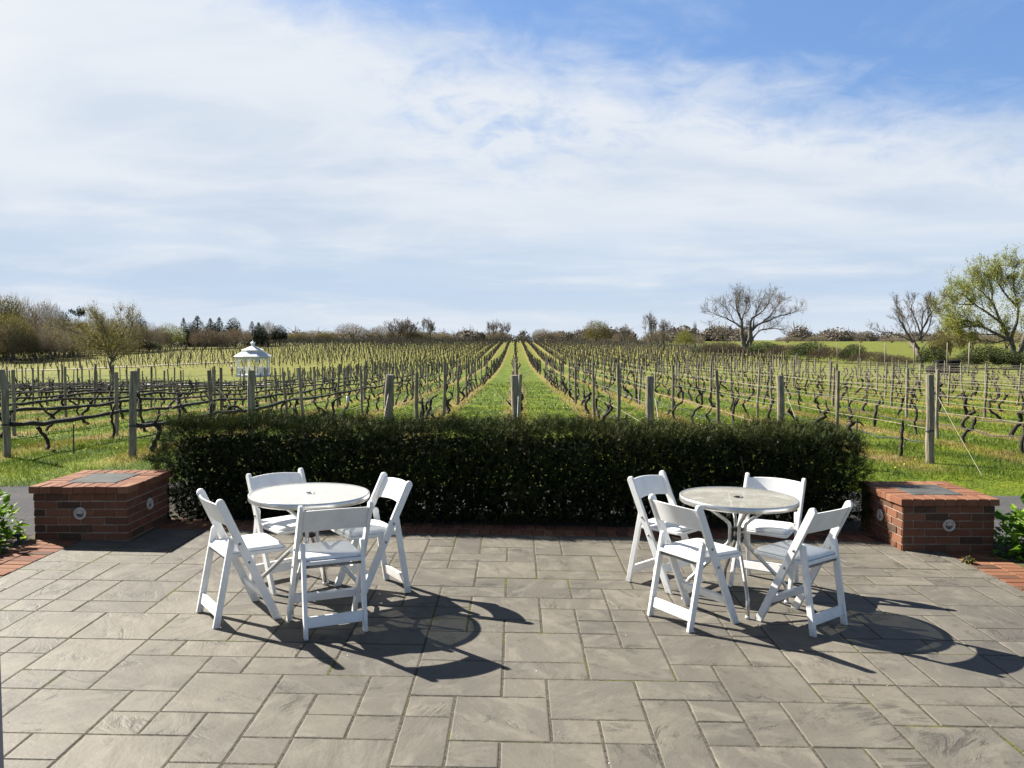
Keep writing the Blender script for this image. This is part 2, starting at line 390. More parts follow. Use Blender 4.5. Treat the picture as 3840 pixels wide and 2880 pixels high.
M['fixture'] = m_simple('cast_fixture', (0.44, 0.40, 0.34), (0.60, 0.56, 0.48), 25, 0.6, 0.3, 0.003)
M['gazebo'] = m_simple('gazebo_white', (0.74, 0.76, 0.78), (0.82, 0.83, 0.84), 6, 0.6, k=1.12)
M['gazebo_roof'] = m_simple('gazebo_white_roof', (0.66, 0.70, 0.76), (0.76, 0.79, 0.83), 6, 0.6, 0.3, 0.02, k=1.0)
M['skin'] = m_simple('skin', (0.42, 0.25, 0.18), (0.48, 0.30, 0.22), 10, 0.6)
M['shirt'] = m_simple('white_shirt', (0.75, 0.75, 0.77), (0.82, 0.82, 0.84), 10, 0.9)
M['trouser'] = m_simple('russet_trousers', (0.20, 0.085, 0.055), (0.27, 0.12, 0.08), 10, 0.9)
M['hair'] = m_simple('dark_hair', (0.012, 0.010, 0.009), (0.025, 0.020, 0.018), 10, 0.7)
M['whiteplastic'] = m_simple('white_tube', (0.72, 0.74, 0.74), (0.80, 0.81, 0.80), 10, 0.5, k=1.0)
M['yellow'] = m_simple('dandelion', (0.75, 0.55, 0.02), (0.85, 0.68, 0.05), 10, 0.7)
M['daisy'] = m_simple('white_flower', (0.75, 0.76, 0.72), (0.85, 0.85, 0.80), 10, 0.7)

# ------------------------------------------------------------------ terrain
_UC = np.array([-0.6, -0.32, 0.0, 0.30, 0.55])
_PR = [
    [(0,.05),(12,.05),(16,-.02),(30,-.45),(62,-1.80),(100,-2.8),(125,-3.0),(170,-1.6),(230,-.55),(300,-.3),(420,-.6),(1600,-1)],
    [(0,.03),(12,.03),(20,-.18),(40,-.95),(62,-1.75),(101,-2.85),(118,-2.85),(160,-1.2),(210,.10),(250,.55),(300,.62),(420,.2),(1600,-1)],
    [(0,0),(12,0),(20,-.12),(26,-.21),(45,-.62),(65,-1.04),(95,-1.35),(130,-1.15),(200,-.05),(270,.70),(330,.9),(420,.7),(1600,-1)],
    [(0,-.02),(12,-.02),(22,-.2),(40,-.66),(70,-1.0),(100,-.8),(130,-.28),(200,.4),(300,.6),(420,.5),(1600,-1)],
    [(0,-.03),(12,-.03),(22,-.22),(40,-.52),(62,-.70),(80,-.8),(120,-.9),(200,-.5),(400,.3),(800,.4),(1600,-1)]]
_YG = np.arange(0, 1601, 2.0)
_TB = []
for pr in _PR:
    a = np.interp(_YG, [p[0] for p in pr], [p[1] for p in pr])
    k = np.hanning(17); k /= k.sum()
    b = np.convolve(np.pad(a, 8, mode='edge'), k, mode='valid')
    w = np.clip((_YG - 14) / 20, 0, 1)
    _TB.append(a * (1 - w) + b * w)
_TB = np.array(_TB)
def terrain(x, y):
    x = np.asarray(x, dtype=float); y = np.asarray(y, dtype=float)
    yy = np.clip(y, 0, 1600)
    u = np.clip(x / np.maximum(yy, 12.0), -0.6, 0.55)
    hs = np.array([np.interp(yy, _YG, tb) for tb in _TB])
    i = np.clip(np.searchsorted(_UC, u) - 1, 0, 3)
    t = (u - _UC[i]) / (_UC[i + 1] - _UC[i])
    idx = np.indices(u.shape)
    a = hs[(i,) + tuple(idx)] if u.ndim else hs[i]
    b = hs[(i + 1,) + tuple(idx)] if u.ndim else hs[i + 1]
    z = a * (1 - t) + b * t
    und = 0.05 * (vnoise(x * 0.35 + 9, y * 0.35) - 0.5) * np.clip((y - 9.5) / 4, 0, 1)
    return z + und
def tz(x, y): return float(terrain(np.array([x]), np.array([y]))[0])
def patio_z(x): return -TILT * x

GRASS_EDGE = ([-40, -9, -6, -5.2, -4.4, -3.5, 0, 3.5, 7, 40], [9.3, 9.35, 9.6, 9.9, 10.3, 10.5, 10.7, 10.75, 10.75, 10.75])
ROWX = {-4: -7.42, -3: -5.59, -2: -3.85, -1: -1.87, 0: 0.0, 1: 1.96, 2: 3.86, 3: 6.02}
def rowx(k):
    if k in ROWX: return ROWX[k]
    return ROWX[-4] + 1.9 * (k + 4) if k < 0 else ROWX[3] + 1.9 * (k - 3)

# ground sheet
def build_ground():
    def spread(lo, hi, d0, g):
        v, d = [0.0], d0
        while v[-1] < hi:
            v.append(v[-1] + d); d *= g
        w, d = [0.0], d0
        while w[-1] > lo:
            w.append(w[-1] - d); d *= g
        return np.array(sorted(set(v + w)))
    xs = spread(-1500, 1500, 0.5, 1.028)
    ys = np.concatenate([np.arange(-30, 9, 1.5), np.arange(9, 30, 0.3), spread(0, 2400, 0.5, 1.03)[1:] + 30])
    gx, gy = np.meshgrid(xs, ys)
    z = terrain(gx, gy)
    # dips below the paved places, so those lie on top of it
    edge = np.interp(gx, *GRASS_EDGE) + 0.35 * (vnoise(gx * 2.1, 3.0) - 0.5)
    low = np.clip((edge - gy) / 0.45, 0, 1)
    z = z - 0.16 * low
    v = np.stack([gx.ravel(), gy.ravel(), z.ravel()], 1)
    ny, nx = gx.shape
    idx = np.arange(nx * ny).reshape(ny, nx)
    q = np.stack([idx[:-1,:-1], idx[:-1,1:], idx[1:,1:], idx[1:,:-1]], -1).reshape(-1, 4)
    me = bpy.data.meshes.new('ground'); me.from_pydata(v.tolist(), [], q.tolist()); me.materials.append(M['ground'])
    me.polygons.foreach_set('use_smooth', np.full(len(me.polygons), True))
    struct(link('ground', me), 'green vineyard ground with straw coloured strips under the rows')
build_ground()

def sheet(name, xs, ys, zf, mat, label):
    gx, gy = np.meshgrid(xs, ys); z = zf(gx, gy)
    v = np.stack([gx.ravel(), gy.ravel(), z.ravel()], 1); ny, nx = gx.shape
    idx = np.arange(nx * ny).reshape(ny, nx)
    q = np.stack([idx[:-1,:-1], idx[:-1,1:], idx[1:,1:], idx[1:,:-1]], -1).reshape(-1, 4)
    me = bpy.data.meshes.new(name); me.from_pydata(v.tolist(), [], q.tolist()); me.materials.append(mat)
    me.polygons.foreach_set('use_smooth', np.full(len(me.polygons), True))
    return struct(link(name, me), label)
# driveway behind the hedge and piers
sheet('driveway', np.linspace(-25, 25, 101), np.linspace(6.2, 11.6, 24),
      lambda x, y: -TILT * np.clip(x, -6, 6) - 0.035 - 0.012 * np.abs(np.clip(x, -6, 6)) * 0 - 0.012 * np.clip(y - 7, 0, 5), M['asphalt'],
      'grey asphalt drive passing behind the hedge and brick piers')

# gravel track beyond the near vine block on the left
def track():
    mb = MB(); px = np.linspace(-95, -17, 60)
    yc = 63.5 + 0.00 * px + np.interp(px, [-95, -45, -30, -17], [6.0, 1.0, 0, -1.0])
    hw = np.interp(px, [-95, -30, -22, -17], [2.4, 2.2, 1.6, 0.4])
    vs, fs = [], []
    for i, x in enumerate(px):
        for s_ in (-1, -0.5, 0, 0.5, 1):
            y = yc[i] + s_ * hw[i]; vs.append((x, y, tz(x, y) + 0.10))
    for i in range(len(px) - 1):
        for j in range(4):
            a = i * 5 + j; fs.append((a, a + 1, a + 6, a + 5))
    mb.add(vs, fs); o = mb.build('gravel_track', M['gravel'], smooth=True)
    struct(o, 'pale gravel track behind the left vine block')
track()
def lane():
    # second pale track on the foot of the left hill
    mb = MB(); px = np.linspace(-100, -46, 30); vs, fs = [], []
    for x in px:
        yc = np.interp(x, [-100, -70, -46], [116, 124, 140]); hw = 0.9
        for s_ in (-1, 0, 1): vs.append((x, yc + s_ * hw, tz(x, yc + s_ * hw) + 0.10))
    for i in range(len(px) - 1):
        for j in range(2):
            a = i * 3 + j; fs.append((a, a + 1, a + 4, a + 3))
    mb.add(vs, fs); struct(mb.build('farm_path', M['cane'], smooth=True), 'narrow pale farm path at the foot of the far left slope')
lane()

# ------------------------------------------------------------------ terrace
U, V, X0, Y0 = 0.2286, 0.2275, 0.160, 3.56
FIX = [(-2,0,2,2),(-2,-1,1,1),(-1,-2,2,2),(0,0,1,1),(1,0,1,1),(1,-1,1,1),(0,1,2,2),(-1,3,2,1),(-1,2,1,1),(1,3,2,2),(-1,4,2,2),
 (-1,9,2,2),(-2,7,2,2),(-1,6,1,1),(0,6,1,2),(0,8,2,1),(1,7,1,1),(2,7,1,1),(1,6,1,1),(1,5,1,1),(2,5,1,2),(-2,11,2,2),(-2,10,1,1),
 (-2,15,2,2),(0,15,1,2),(1,14,2,2),(-2,14,1,1),(-1,13,1,2),(-3,13,2,1),(-3,12,1,1),(0,14,1,1),(0,12,2,2),(0,11,2,1),(2,12,1,2),
 (2,11,1,1),(1,10,2,1),(1,9,1,1),(2,8,2,2),(-4,10,2,2),(-4,12,1,1),(-4,13,1,1),(-3,9,2,1),(-3,14,1,3),(-5,3,2,2),(-3,2,2,2),(-4,1,1,2),
 (-3,1,1,1),(-3,-1,1,2),(-4,0,1,1),(-5,-2,2,2),(-6,2,2,1),(-6,0,1,2),(-5,0,1,1),(-5,1,1,1),(-8,1,2,2),(-8,0,1,1),(-7,-1,1,2),
 (-6,-1,1,1),(-9,1,1,1),(-9,0,1,1),(-9,-2,2,2),(-10,2,2,2),(-10,4,1,1),(-9,4,2,1),(-8,3,1,1),(-7,3,2,1),(-12,3,2,2),(-11,2,1,1),(-11,0,2,2),
 (6,3,2,2),(4,2,2,2),(6,2,1,1),(7,1,1,2),(8,2,2,1),(8,1,1,1),(9,1,1,1),(5,0,2,2),(4,0,1,2),(3,1,1,1),(3,0,1,1),(3,-2,2,2),(5,-1,1,1),(6,-1,1,1),
 (7,-1,2,2),(9,0,1,1),(3,3,1,1),(2,2,2,1),(3,4,2,2),(5,4,1,2),(8,3,1,2),(9,3,2,2),(2,-1,1,3),(-1,11,0,0),(-3,4,2,2),(-3,6,1,1),(-2,6,1,1)]
def build_patio():
    i0, i1, j0, j1 = -17, 16, -24, 17
    taken = {}
    rects = []
    def free(a, b, w, h):
        return all(i0 <= x < i1 and j0 <= y < j1 and (x, y) not in taken for x in range(a, a + w) for y in range(b, b + h))
    def put(a, b, w, h):
        for x in range(a, a + w):
            for y in range(b, b + h): taken[(x, y)] = 1
        rects.append((a, b, w, h))
    for r in FIX:
        if r[2] and free(*r): put(*r)
    rg = random.Random(12)
    for y in range(j1 - 1, j0 - 1, -1):
        for x in range(i0, i1):
            if (x, y) in taken: continue
            opts = [(2,2)]*5 + [(2,1)]*4 + [(1,2)]*3 + [(1,1)]*2
            rg.shuffle(opts)
            for w, h in opts + [(1,1)]:
                if free(x, y - h + 1, w, h): put(x, y - h + 1, w, h); break
    mb = MB(); rn = np.random.default_rng(5)
    def slab(x0, x1, y0, y1):
        g = 0.0044; t = rn.uniform(0, 1); dz = rn.uniform(-0.0015, 0.0015)
        x0 += g; x1 -= g; y0 += g; y1 -= g
        # irregular, slightly rounded edge
        nx, ny = max(2, int((x1-x0)/0.045)), max(2, int((y1-y0)/0.045))
        per = [(x0 + (x1-x0)*k/nx, y0) for k in range(nx)] + [(x1, y0 + (y1-y0)*k/ny) for k in range(ny)] + \
              [(x1 - (x1-x0)*k/nx, y1) for k in range(nx)] + [(x0, y1 - (y1-y0)*k/ny) for k in range(ny)]
        per = np.array(per); per += rn.normal(0, 0.0011, per.shape)
        c = np.array([(x0+x1)/2, (y0+y1)/2])
        def inset(d):
            q = per.copy()
            q[:,0] = np.clip(q[:,0], x0 + d, x1 - d); q[:,1] = np.clip(q[:,1], y0 + d, y1 - d)
            q += (per - np.clip(per, [x0+0.002, y0+0.002], [x1-0.002, y1-0.002])) * 0.5
            return q
        rings = [(per, -0.03), (per, -0.0045), (inset(0.003), -0.0014), (inset(0.008), 0.0)]
        m_ = len(per)
        vs = np.vstack([np.column_stack([p, np.full(m_, z + dz)]) for p, z in rings])
        fs = []
        for a in range(3):
            for k in range(m_):
                k2 = (k + 1) % m_; fs.append((a*m_+k, a*m_+k2, (a+1)*m_+k2, (a+1)*m_+k))
        fs.append(tuple(3*m_ + k for k in range(m_)))
        mb.add(vs, fs, t)
    for a, b, w, h in rects:
        slab(max(X0 + U*a, -3.70), min(X0 + U*(a+w), 3.70), Y0 + V*b, min(Y0 + V*(b+h), 7.42))
    o = mb.build('patio', M['slab']); o.rotation_euler = (0, TILT, 0)
    struct(o, 'grey stamped stone terrace laid in mixed rectangular slabs')
    jb = MB(); jb.box((0, 2.6, -0.0522), (8.4, 11.4, 0.10)); j = jb.build('patio_joints', M['joint']); j.rotation_euler = (0, TILT, 0)
    struct(j, 'mossy sand joints between the terrace slabs')
build_patio()

def build_borders():
    rn = np.random.default_rng(8)
    def course(name, label, cells):
        mb = MB()
        for (cx, cy, lx, ly) in cells:
            a = rn.normal(0, 0.006)
            Mz = Matrix.Rotation(a, 3, 'Z')
            mb.cbox((cx, cy, -0.02 + rn.normal(0, 0.0016)), (lx - 0.007, ly - 0.007, 0.045), 0.004, Mz, float(np.clip(rn.normal(0.62, 0.22), 0.12, 1)))
        o = mb.build(name, M['brick']); o.rotation_euler = (0, TILT, 0); struct(o, label)
    for sgn, w in ((-1, 'left'), (1, 'right')):
        cells = []
        for k in range(86):
            y = 7.10 - 0.097 * k
            for q in (0, 1): cells.append((sgn * (3.80 + 0.2 * q), y + (0.0 if q == 0 else 0.02), 0.2, 0.097))
        course('brick_edging', f'two rows of red paving bricks along the {w} edge of the terrace', cells)
    cells = []
    for k in range(74):
        x = -3.58 + 0.097 * k
        cells.append((x, 7.53, 0.097, 0.2)); cells.append((x + 0.03, 7.73, 0.097, 0.2))
    course('brick_edging', 'two rows of red paving bricks along the foot of the hedge', cells)
    for sgn, w in ((-1, 'left'), (1, 'right')):
        sheet('mulch_bed', np.linspace(sgn*4.1, sgn*5.6, 10) if sgn > 0 else np.linspace(-5.6, -4.1, 10), np.linspace(3.5, 7.15, 16),
              lambda x, y: -TILT*x - 0.012 + 0.02*(vnoise(x*6, y*6)-.5), M['mulch'], f'dark mulch bed beside the {w} brick edging')
    sheet('hedge_bed', np.linspace(-3.6, 3.6, 40), np.linspace(7.84, 8.55, 6), lambda x, y: -TILT*x - 0.02 + 0.03*(vnoise(x*5, y*5)-.5), M['mulch'], 'dark soil strip under the hedge')
build_borders()

# ------------------------------------------------------------------ brick piers
def pier(xc, y0, label, group, inner, fy=0.5):
    """inner = +1: the terrace side face looks to +x"""
    W, D, hb = 0.80, 0.86, 0.405
    z0 = patio_z(xc) - 0.005
    t = thing('brick_pier', label, 'brick pier', (xc, y0 + D / 2, z0), 0, group)
    rn = np.random.default_rng(int(abs(xc) * 100) + (3 if xc > 0 else 0))
    mb = MB()
    ch = hb / 6
    L, gap, T = 0.2, 0.0125, 0.09
    for c in range(6):
        z = (c + 0.5) * ch
        for face in range(4):
            length = W if face % 2 == 0 else D
            off = 0.0 if (c + face) % 2 == 0 else L / 2
            s = -off
            while s < length - 0.02:
                a, b = max(s, 0), min(s + L, length)
                # corner bricks belong to one face per course
                lo = 0.0 if (c + face) % 2 == 0 else 0.0
                s += L
                if b - a < 0.03: continue
                m_ = (a + b) / 2 - length / 2; ln = b - a - gap
                dpt = rn.normal(0, 0.0012)
                tint = float(np.clip(rn.normal(0.50, 0.17), 0.10, 0.9)) if rn.uniform() > 0.12 else 0.05
                sz = (ln, 0.05, ch - gap)
                if face == 0: mb.box((m_, -D/2 + 0.025 - dpt, z), sz, None, tint)
                elif face == 2: mb.box((m_, D/2 - 0.025 + dpt, z), sz, None, tint)
                elif face == 1: mb.box((W/2 - 0.0255 + dpt, m_, z), (0.05, max(ln - (0.004), .02), ch - gap - 0.0007), None, tint)
                else: mb.box((-W/2 + 0.0255 - dpt, m_, z), (0.05, max(ln - 0.004, .02), ch - gap - 0.0007), None, tint)
    mb.v = [q + rn.normal(0, .0011, q.shape) for q in mb.v]
    mb.build('brickwork', M['brick'], t)
    co = MB(); co.box((0, 0, hb / 2 - 0.03), (W - 0.014, D - 0.014, hb + 0.05)); co.build('mortar', M['mortar'], t)
    # coping of header bricks
    cp = MB(); Wc, Dc, zc, h = W + 0.05, D + 0.05, hb + 0.032, 0.058
    nb = 9
    for k in range(nb):
        x = -Wc/2 + (k + .5) * Wc / nb
        for sy in (-1, 1):
            cp.cbox((x, sy * (Dc/2 - 0.1), zc + rn.normal(0, .0012)), (Wc/nb - .007, 0.2, h), 0.004, None, float(np.clip(rn.normal(.72, .13), .3, 1)))
    ns = 5
    for k in range(ns):
        y = -Dc/2 + 0.2 + (k + .5) * (Dc - 0.4) / ns
        for sx in (-1, 1):
            cp.cbox((sx * (Wc/2 - 0.1), y, zc + rn.normal(0, .0012)), (0.2, (Dc-0.4)/ns - .007, h), 0.004, None, float(np.clip(rn.normal(.72, .13), .3, 1)))
    cp.v = [q + rn.normal(0, .0012, q.shape) for q in cp.v]
    cp.build('coping', M['brick'], t)
    mo = MB(); mo.box((0, 0, zc - 0.004), (Wc - 0.016, Dc - 0.016, h - 0.006)); mo.build('coping_mortar', M['mortar'], t)
    cs = MB(); cs.cbox((0, 0, zc + 0.006), (Wc - 0.41, Dc - 0.41, 0.05), 0.003); cs.build('cap_stone', M['bluestone'], t)
    # two round brick lights
    def light(pos, rz):
        e = MB()
        e.lathe([(0.054, 0), (0.054, 0.012), (0.049, 0.019), (0.040, 0.021), (0.033, 0.014), (0.033, 0.004)], 28)
        f = e.build('light_fixture', M['fixture'], t, True)
        f.location = pos; f.rotation_euler = (R(90), 0, rz)
        l = MB(); l.lathe([(0.0325, 0.002), (0.0325, 0.006), (0.028, 0.011), (0.014, 0.015), (0.001, 0.016)], 24)
        l.build('lens', M['lens'], f, True)
        hd = MB(); ang = np.linspace(0, PI, 13)
        hd.prism([(math.cos(q) * 0.0318, math.sin(q) * 0.0318) for q in ang], 'z', 0.0165, 0.0195)
        hd.build('light_hood', M['fixture'], f)
    light((0.0, -D/2 - 0.001, 0.235), 0)
    light((inner * (W/2 + 0.001), -0.02, 0.235), R(90) * inner)
    return t
pier(-3.70, 6.96, 'red brick pier with slate cap left of the hedge, its faces in shade', 'brick piers', 1)
pier(3.74, 7.10, 'red brick pier with slate cap right of the hedge, its inner side sunlit', 'brick piers', -1)

# ------------------------------------------------------------------ chairs and tables
def bevel(o, w=0.004, seg=2):
    b = o.modifiers.new('bevel', 'BEVEL'); b.width = w; b.segments = seg; b.limit_method = 'ANGLE'; b.angle_limit = R(35)
    return o
def make_chair():
    t = thing('folding_chair', 'x', 'chair')
    FY, TY, TZ = 0.185, -0.178, 0.770            # rail: front foot to back top
    def rail_y(z): return FY + (TY - FY) * z / TZ
    ang = math.atan2(TY - FY, TZ)
    def stick(y0, z0, y1, z1, w0, w1, xc, th, rt=True, rb=False):
        d = np.array([y1 - y0, z1 - z0]); L = np.linalg.norm(d); d /= L; nrm = np.array([-d[1], d[0]])
        pts = []
        a0 = np.array([y0, z0]); a1 = np.array([y1, z1])
        if rb: pts += [a0 + nrm * w0/2, a0 - nrm * w0/2]
        else:   # foot cut level with the floor
            k = w0 / 2 / d[1]
            pts += [np.array([y0 - k, z0]), np.array([y0 + k, z0])]
            if nrm[0] > 0: pts.reverse()
        pts.append(a1 - nrm * w1/2 - (d * w1/2 if rt else 0))
        if rt:
            for q in np.linspace(-80, 80, 7): pts.append(a1 - d * w1/2 + (d * math.cos(R(q)) + nrm * math.sin(R(q))) * w1/2)
        pts.append(a1 + nrm * w1/2 - (d * w1/2 if rt else 0))
        mb = MB(); mb.prism([tuple(p) for p in pts], 'x', xc - th/2, xc + th/2)
        return mb
    for s in (-1, 1):
        o = stick(FY, 0, TY, TZ + 0.015, 0.048, 0.050, s * 0.207, 0.024).build('leg', M['white'], t); bevel(o)
        o = stick(-0.185, 0, -0.088, 0.545, 0.040, 0.040, s * 0.1775, 0.024).build('leg', M['white'], t); bevel(o)
        for (z, yy) in ((0.505, rail_y(0.505) - 0.002), (0.385, rail_y(0.385))):
            b = MB(); b.lathe([(0.0085, 0), (0.0085, 0.003), (0.005, 0.005)], 12)
            bo = b.build('bolt', M['steel'], t, True); bo.location = (s * 0.219, yy, z); bo.rotation_euler = (0, s * R(90), 0)
    # seat frame with rounded corners, cushion and piping
    def rrect(w0, w1, y0, y1, r, inset=0):
        pts = []
        for (x, y, a0) in ((w1/2 - inset, y1 - inset, 0), (-w1/2 + inset, y1 - inset, 90), (-w0/2 + inset, y0 + inset, 180), (w0/2 - inset, y0 + inset, 270)):
            sx = 1 if x > 0 else -1; sy = 1 if a0 < 180 else -1
            cx, cy = x - sx * r, y - sy * r
            for q in np.linspace(0, 90, 6): pts.append((cx + r * math.cos(R(a0 + q)), cy + r * math.sin(R(a0 + q))))
        return pts
    sm = MB(); sm.prism(rrect(0.375, 0.388, -0.130, 0.255, 0.03), 'z', 0.418, 0.440)
    # part ahead of the rails is a little wider
    seat = bevel(sm.build('seat', M['white'], t), 0.005)
    cu = MB(); levels = [(0.0, 0.4405), (-0.004, 0.447), (0.0, 0.456), (0.010, 0.4625), (0.03, 0.4655), (0.07, 0.468)]
    vs, fs = [], []
    for ins, z in levels: vs += [(x, y, z) for x, y in rrect(0.345, 0.362, -0.105, 0.240, 0.035, 0.0 + ins)]
    n_ = 24
    for a in range(len(levels) - 1):
        for k in range(n_): fs.append((a*n_+k, a*n_+(k+1)%n_, (a+1)*n_+(k+1)%n_, (a+1)*n_+k))
    fs.append(tuple((len(levels)-1)*n_ + k for k in range(n_)))
    cu.add(vs, fs); cush = cu.build('cushion', M['vinyl'], seat, True)
    pp = MB(); ring = rrect(0.353, 0.370, -0.109, 0.244, 0.037); ring = ring + [ring[0], ring[1]]
    pp.tube([(x, y, 0.446) for x, y in ring], 0.0035, 6, False); pp.build('piping', M['vinyl'], seat, True)
    # curved back slat
    bk = MB(); nseg = 16; z0, z1 = 0.615, 0.752
    vs, fs = [], []
    for k in range(nseg + 1):
        q = -1 + 2 * k / nseg; x = q * 0.196
        sag = -0.034 * (1 - q * q) + 0.004
        for (zz, off) in ((z0 + 0.012*(1-q*q), 0), (z1 + 0.010*(1-q*q), 0), (z1 + 0.010*(1-q*q), -0.013), (z0 + 0.012*(1-q*q), -0.013)):
            vs.append((x, rail_y(zz) + sag + off, zz))
    for k in range(nseg):
        for e in range(4): fs.append((k*4+e, k*4+(e+1)%4, (k+1)*4+(e+1)%4, (k+1)*4+e))
    fs += [(3,2,1,0), tuple(nseg*4+e for e in range(4))]
    bk.add(vs, fs); bevel(bk.build('backrest', M['white'], t, False), 0.003)
    ry = lambda z: -0.185 + 0.097 * z / 0.545
    st = MB(); st.box((0, ry(0.09), 0.092), (0.331, 0.020, 0.064), Matrix.Rotation(-math.atan2(0.097, .545), 3, 'X')); bevel(st.build('stretcher', M['white'], t), 0.003)
    st = MB(); st.box((0, rail_y(0.155), 0.155), (0.390, 0.020, 0.058), Matrix.Rotation(-ang, 3, 'X')); bevel(st.build('stretcher', M['white'], t), 0.003)
    # seat bar linking rear legs, under the seat
    sb = MB(); sb.tube([(-0.166, ry(0.405), 0.405), (0.166, ry(0.405), 0.405)], 0.008, 10); sb.build('seat_bar', M['steel'], t, True)
    return t
def on_patio(o, x, y, h):
    Mx = Matrix.Rotation(TILT, 4, 'Y') @ Matrix.Translation((x, y, 0.001)) @ Matrix.Rotation(h, 4, 'Z')
    o.location = Mx.to_translation(); o.rotation_euler = Mx.to_euler()
chair0 = make_chair()
def chair_pose(cx, cy, tx=None, ty=None, deg=None):
    return (cx, cy, (math.atan2(ty - cy, tx - cx) if deg is None else R(deg)) - PI / 2)
CH = [(-1.760, 5.150, 36, 'white folding chair left of the frosted grey table, seen from its left rear'),
      (-1.145, 4.985, 116, 'white folding chair nearest the camera at the frosted grey table, back turned'),
      (-1.000, 5.715, 213, 'white folding chair right of the frosted grey table, facing left towards it'),
      (-1.640, 5.850, 315, 'white folding chair behind the frosted grey table, close to the hedge'),
      (1.090, 6.030, 317, 'white folding chair behind the cream patterned table on its left, facing right'),
      (1.122, 5.228, 33, 'white folding chair in front of the cream patterned table on its left'),
      (1.828, 5.200, 129, 'white folding chair in front of the cream patterned table on its right'),
      (1.840, 6.010, 239, 'white folding chair behind the cream patterned table on its right, by the hedge')]
for i, (cx, cy, dg, lb) in enumerate(CH):
    c = chair0 if i == 0 else copy_tree(chair0)
    on_patio(c, cx, cy, R(dg) - PI / 2)
    tag(c, lb, 'chair', 'white folding chairs around the two tables')

def make_table(topmat, label, x, y, rz):
    t = thing('round_table', label, 'table', group='round tables on the terrace')
    Rr, zt = 0.394, 0.722
    tp = MB(); n_ = 72
    tp.lathe([(0.021, zt - 0.007), (Rr - 0.012, zt - 0.007), (Rr - 0.012, zt), (0.021, zt), (0.021, zt - 0.007)], n_, cap=False)
    tp.build('tabletop', topmat, t)
    rm = MB(); rm.lathe([(Rr - 0.0115, zt + 0.0015), (Rr - 0.004, zt + 0.0035), (Rr, zt), (Rr, zt - 0.030), (Rr - 0.004, zt - 0.036), (Rr - 0.0115, zt - 0.034), (Rr - 0.0115, zt + 0.0015)], n_, cap=False)
    rm.build('rim', M['alu'], t, True)
    gr = MB(); gr.lathe([(0.0205, zt - 0.012), (0.0205, zt + 0.002), (0.031, zt + 0.0035), (0.034, zt + 0.0015)], 32, cap=False); gr.build('umbrella_ring', M['alu'] if 'grey' in label else M['black'], t, True)
    for k in range(4):
        a = rz + k * PI / 2; c, s = math.cos(a), math.sin(a)
        prof = [(0.300, 0.705), (0.275, 0.697), (0.240, 0.672), (0.085, 0.565), (0.058, 0.540), (0.050, 0.510), (0.050, 0.440), (0.056, 0.410), (0.075, 0.385), (0.315, 0.148), (0.335, 0.122), (0.342, 0.095), (0.350, 0.012)]
        # rounded bends
        P = np.array([(r * c, r * s, z) for r, z in prof])
        lg = MB(); lg.tube(P, 0.0125, 12); l = lg.build('leg', M['alu'], t, True)
        ft = MB(); ft.lathe([(0.016, 0.0), (0.016, 0.014), (0.013, 0.018)], 14, (0.350 * c, 0.350 * s, 0)); ft.build('foot_glide', M['whiteplastic'], l, True)
    cl = MB()
    cl.lathe([(0.036, 0.43), (0.036, 0.452)], 24); cl.build('clamp', M['black'], t, True)
    cl = MB(); cl.lathe([(0.036, 0.490), (0.036, 0.512)], 24); cl.build('clamp', M['black'], t, True)
    for k in range(2):
        br = MB(); a = rz + k * PI / 2
        br.tube([(0.30 * math.cos(a), 0.30 * math.sin(a), 0.704), (-0.30 * math.cos(a), -0.30 * math.sin(a), 0.704)] if k == 0 else
                [(0.30 * math.cos(a), 0.30 * math.sin(a), 0.7045), (-0.30 * math.cos(a), -0.30 * math.sin(a), 0.7045)], 0.009, 8)
        br.build('support_bar', M['alu'], t, True)
    Mx = Matrix.Rotation(TILT, 4, 'Y') @ Matrix.Translation((x, y, 0.001)); t.location = Mx.to_translation(); t.rotation_euler = Mx.to_euler()
make_table(M['top_grey'], 'round metal table with smooth frosted grey top and silver rim', -1.385, 5.470, R(-4))
make_table(M['top_cream'], 'round metal table with mottled cream patterned top and silver rim', 1.505, 5.600, R(-2))

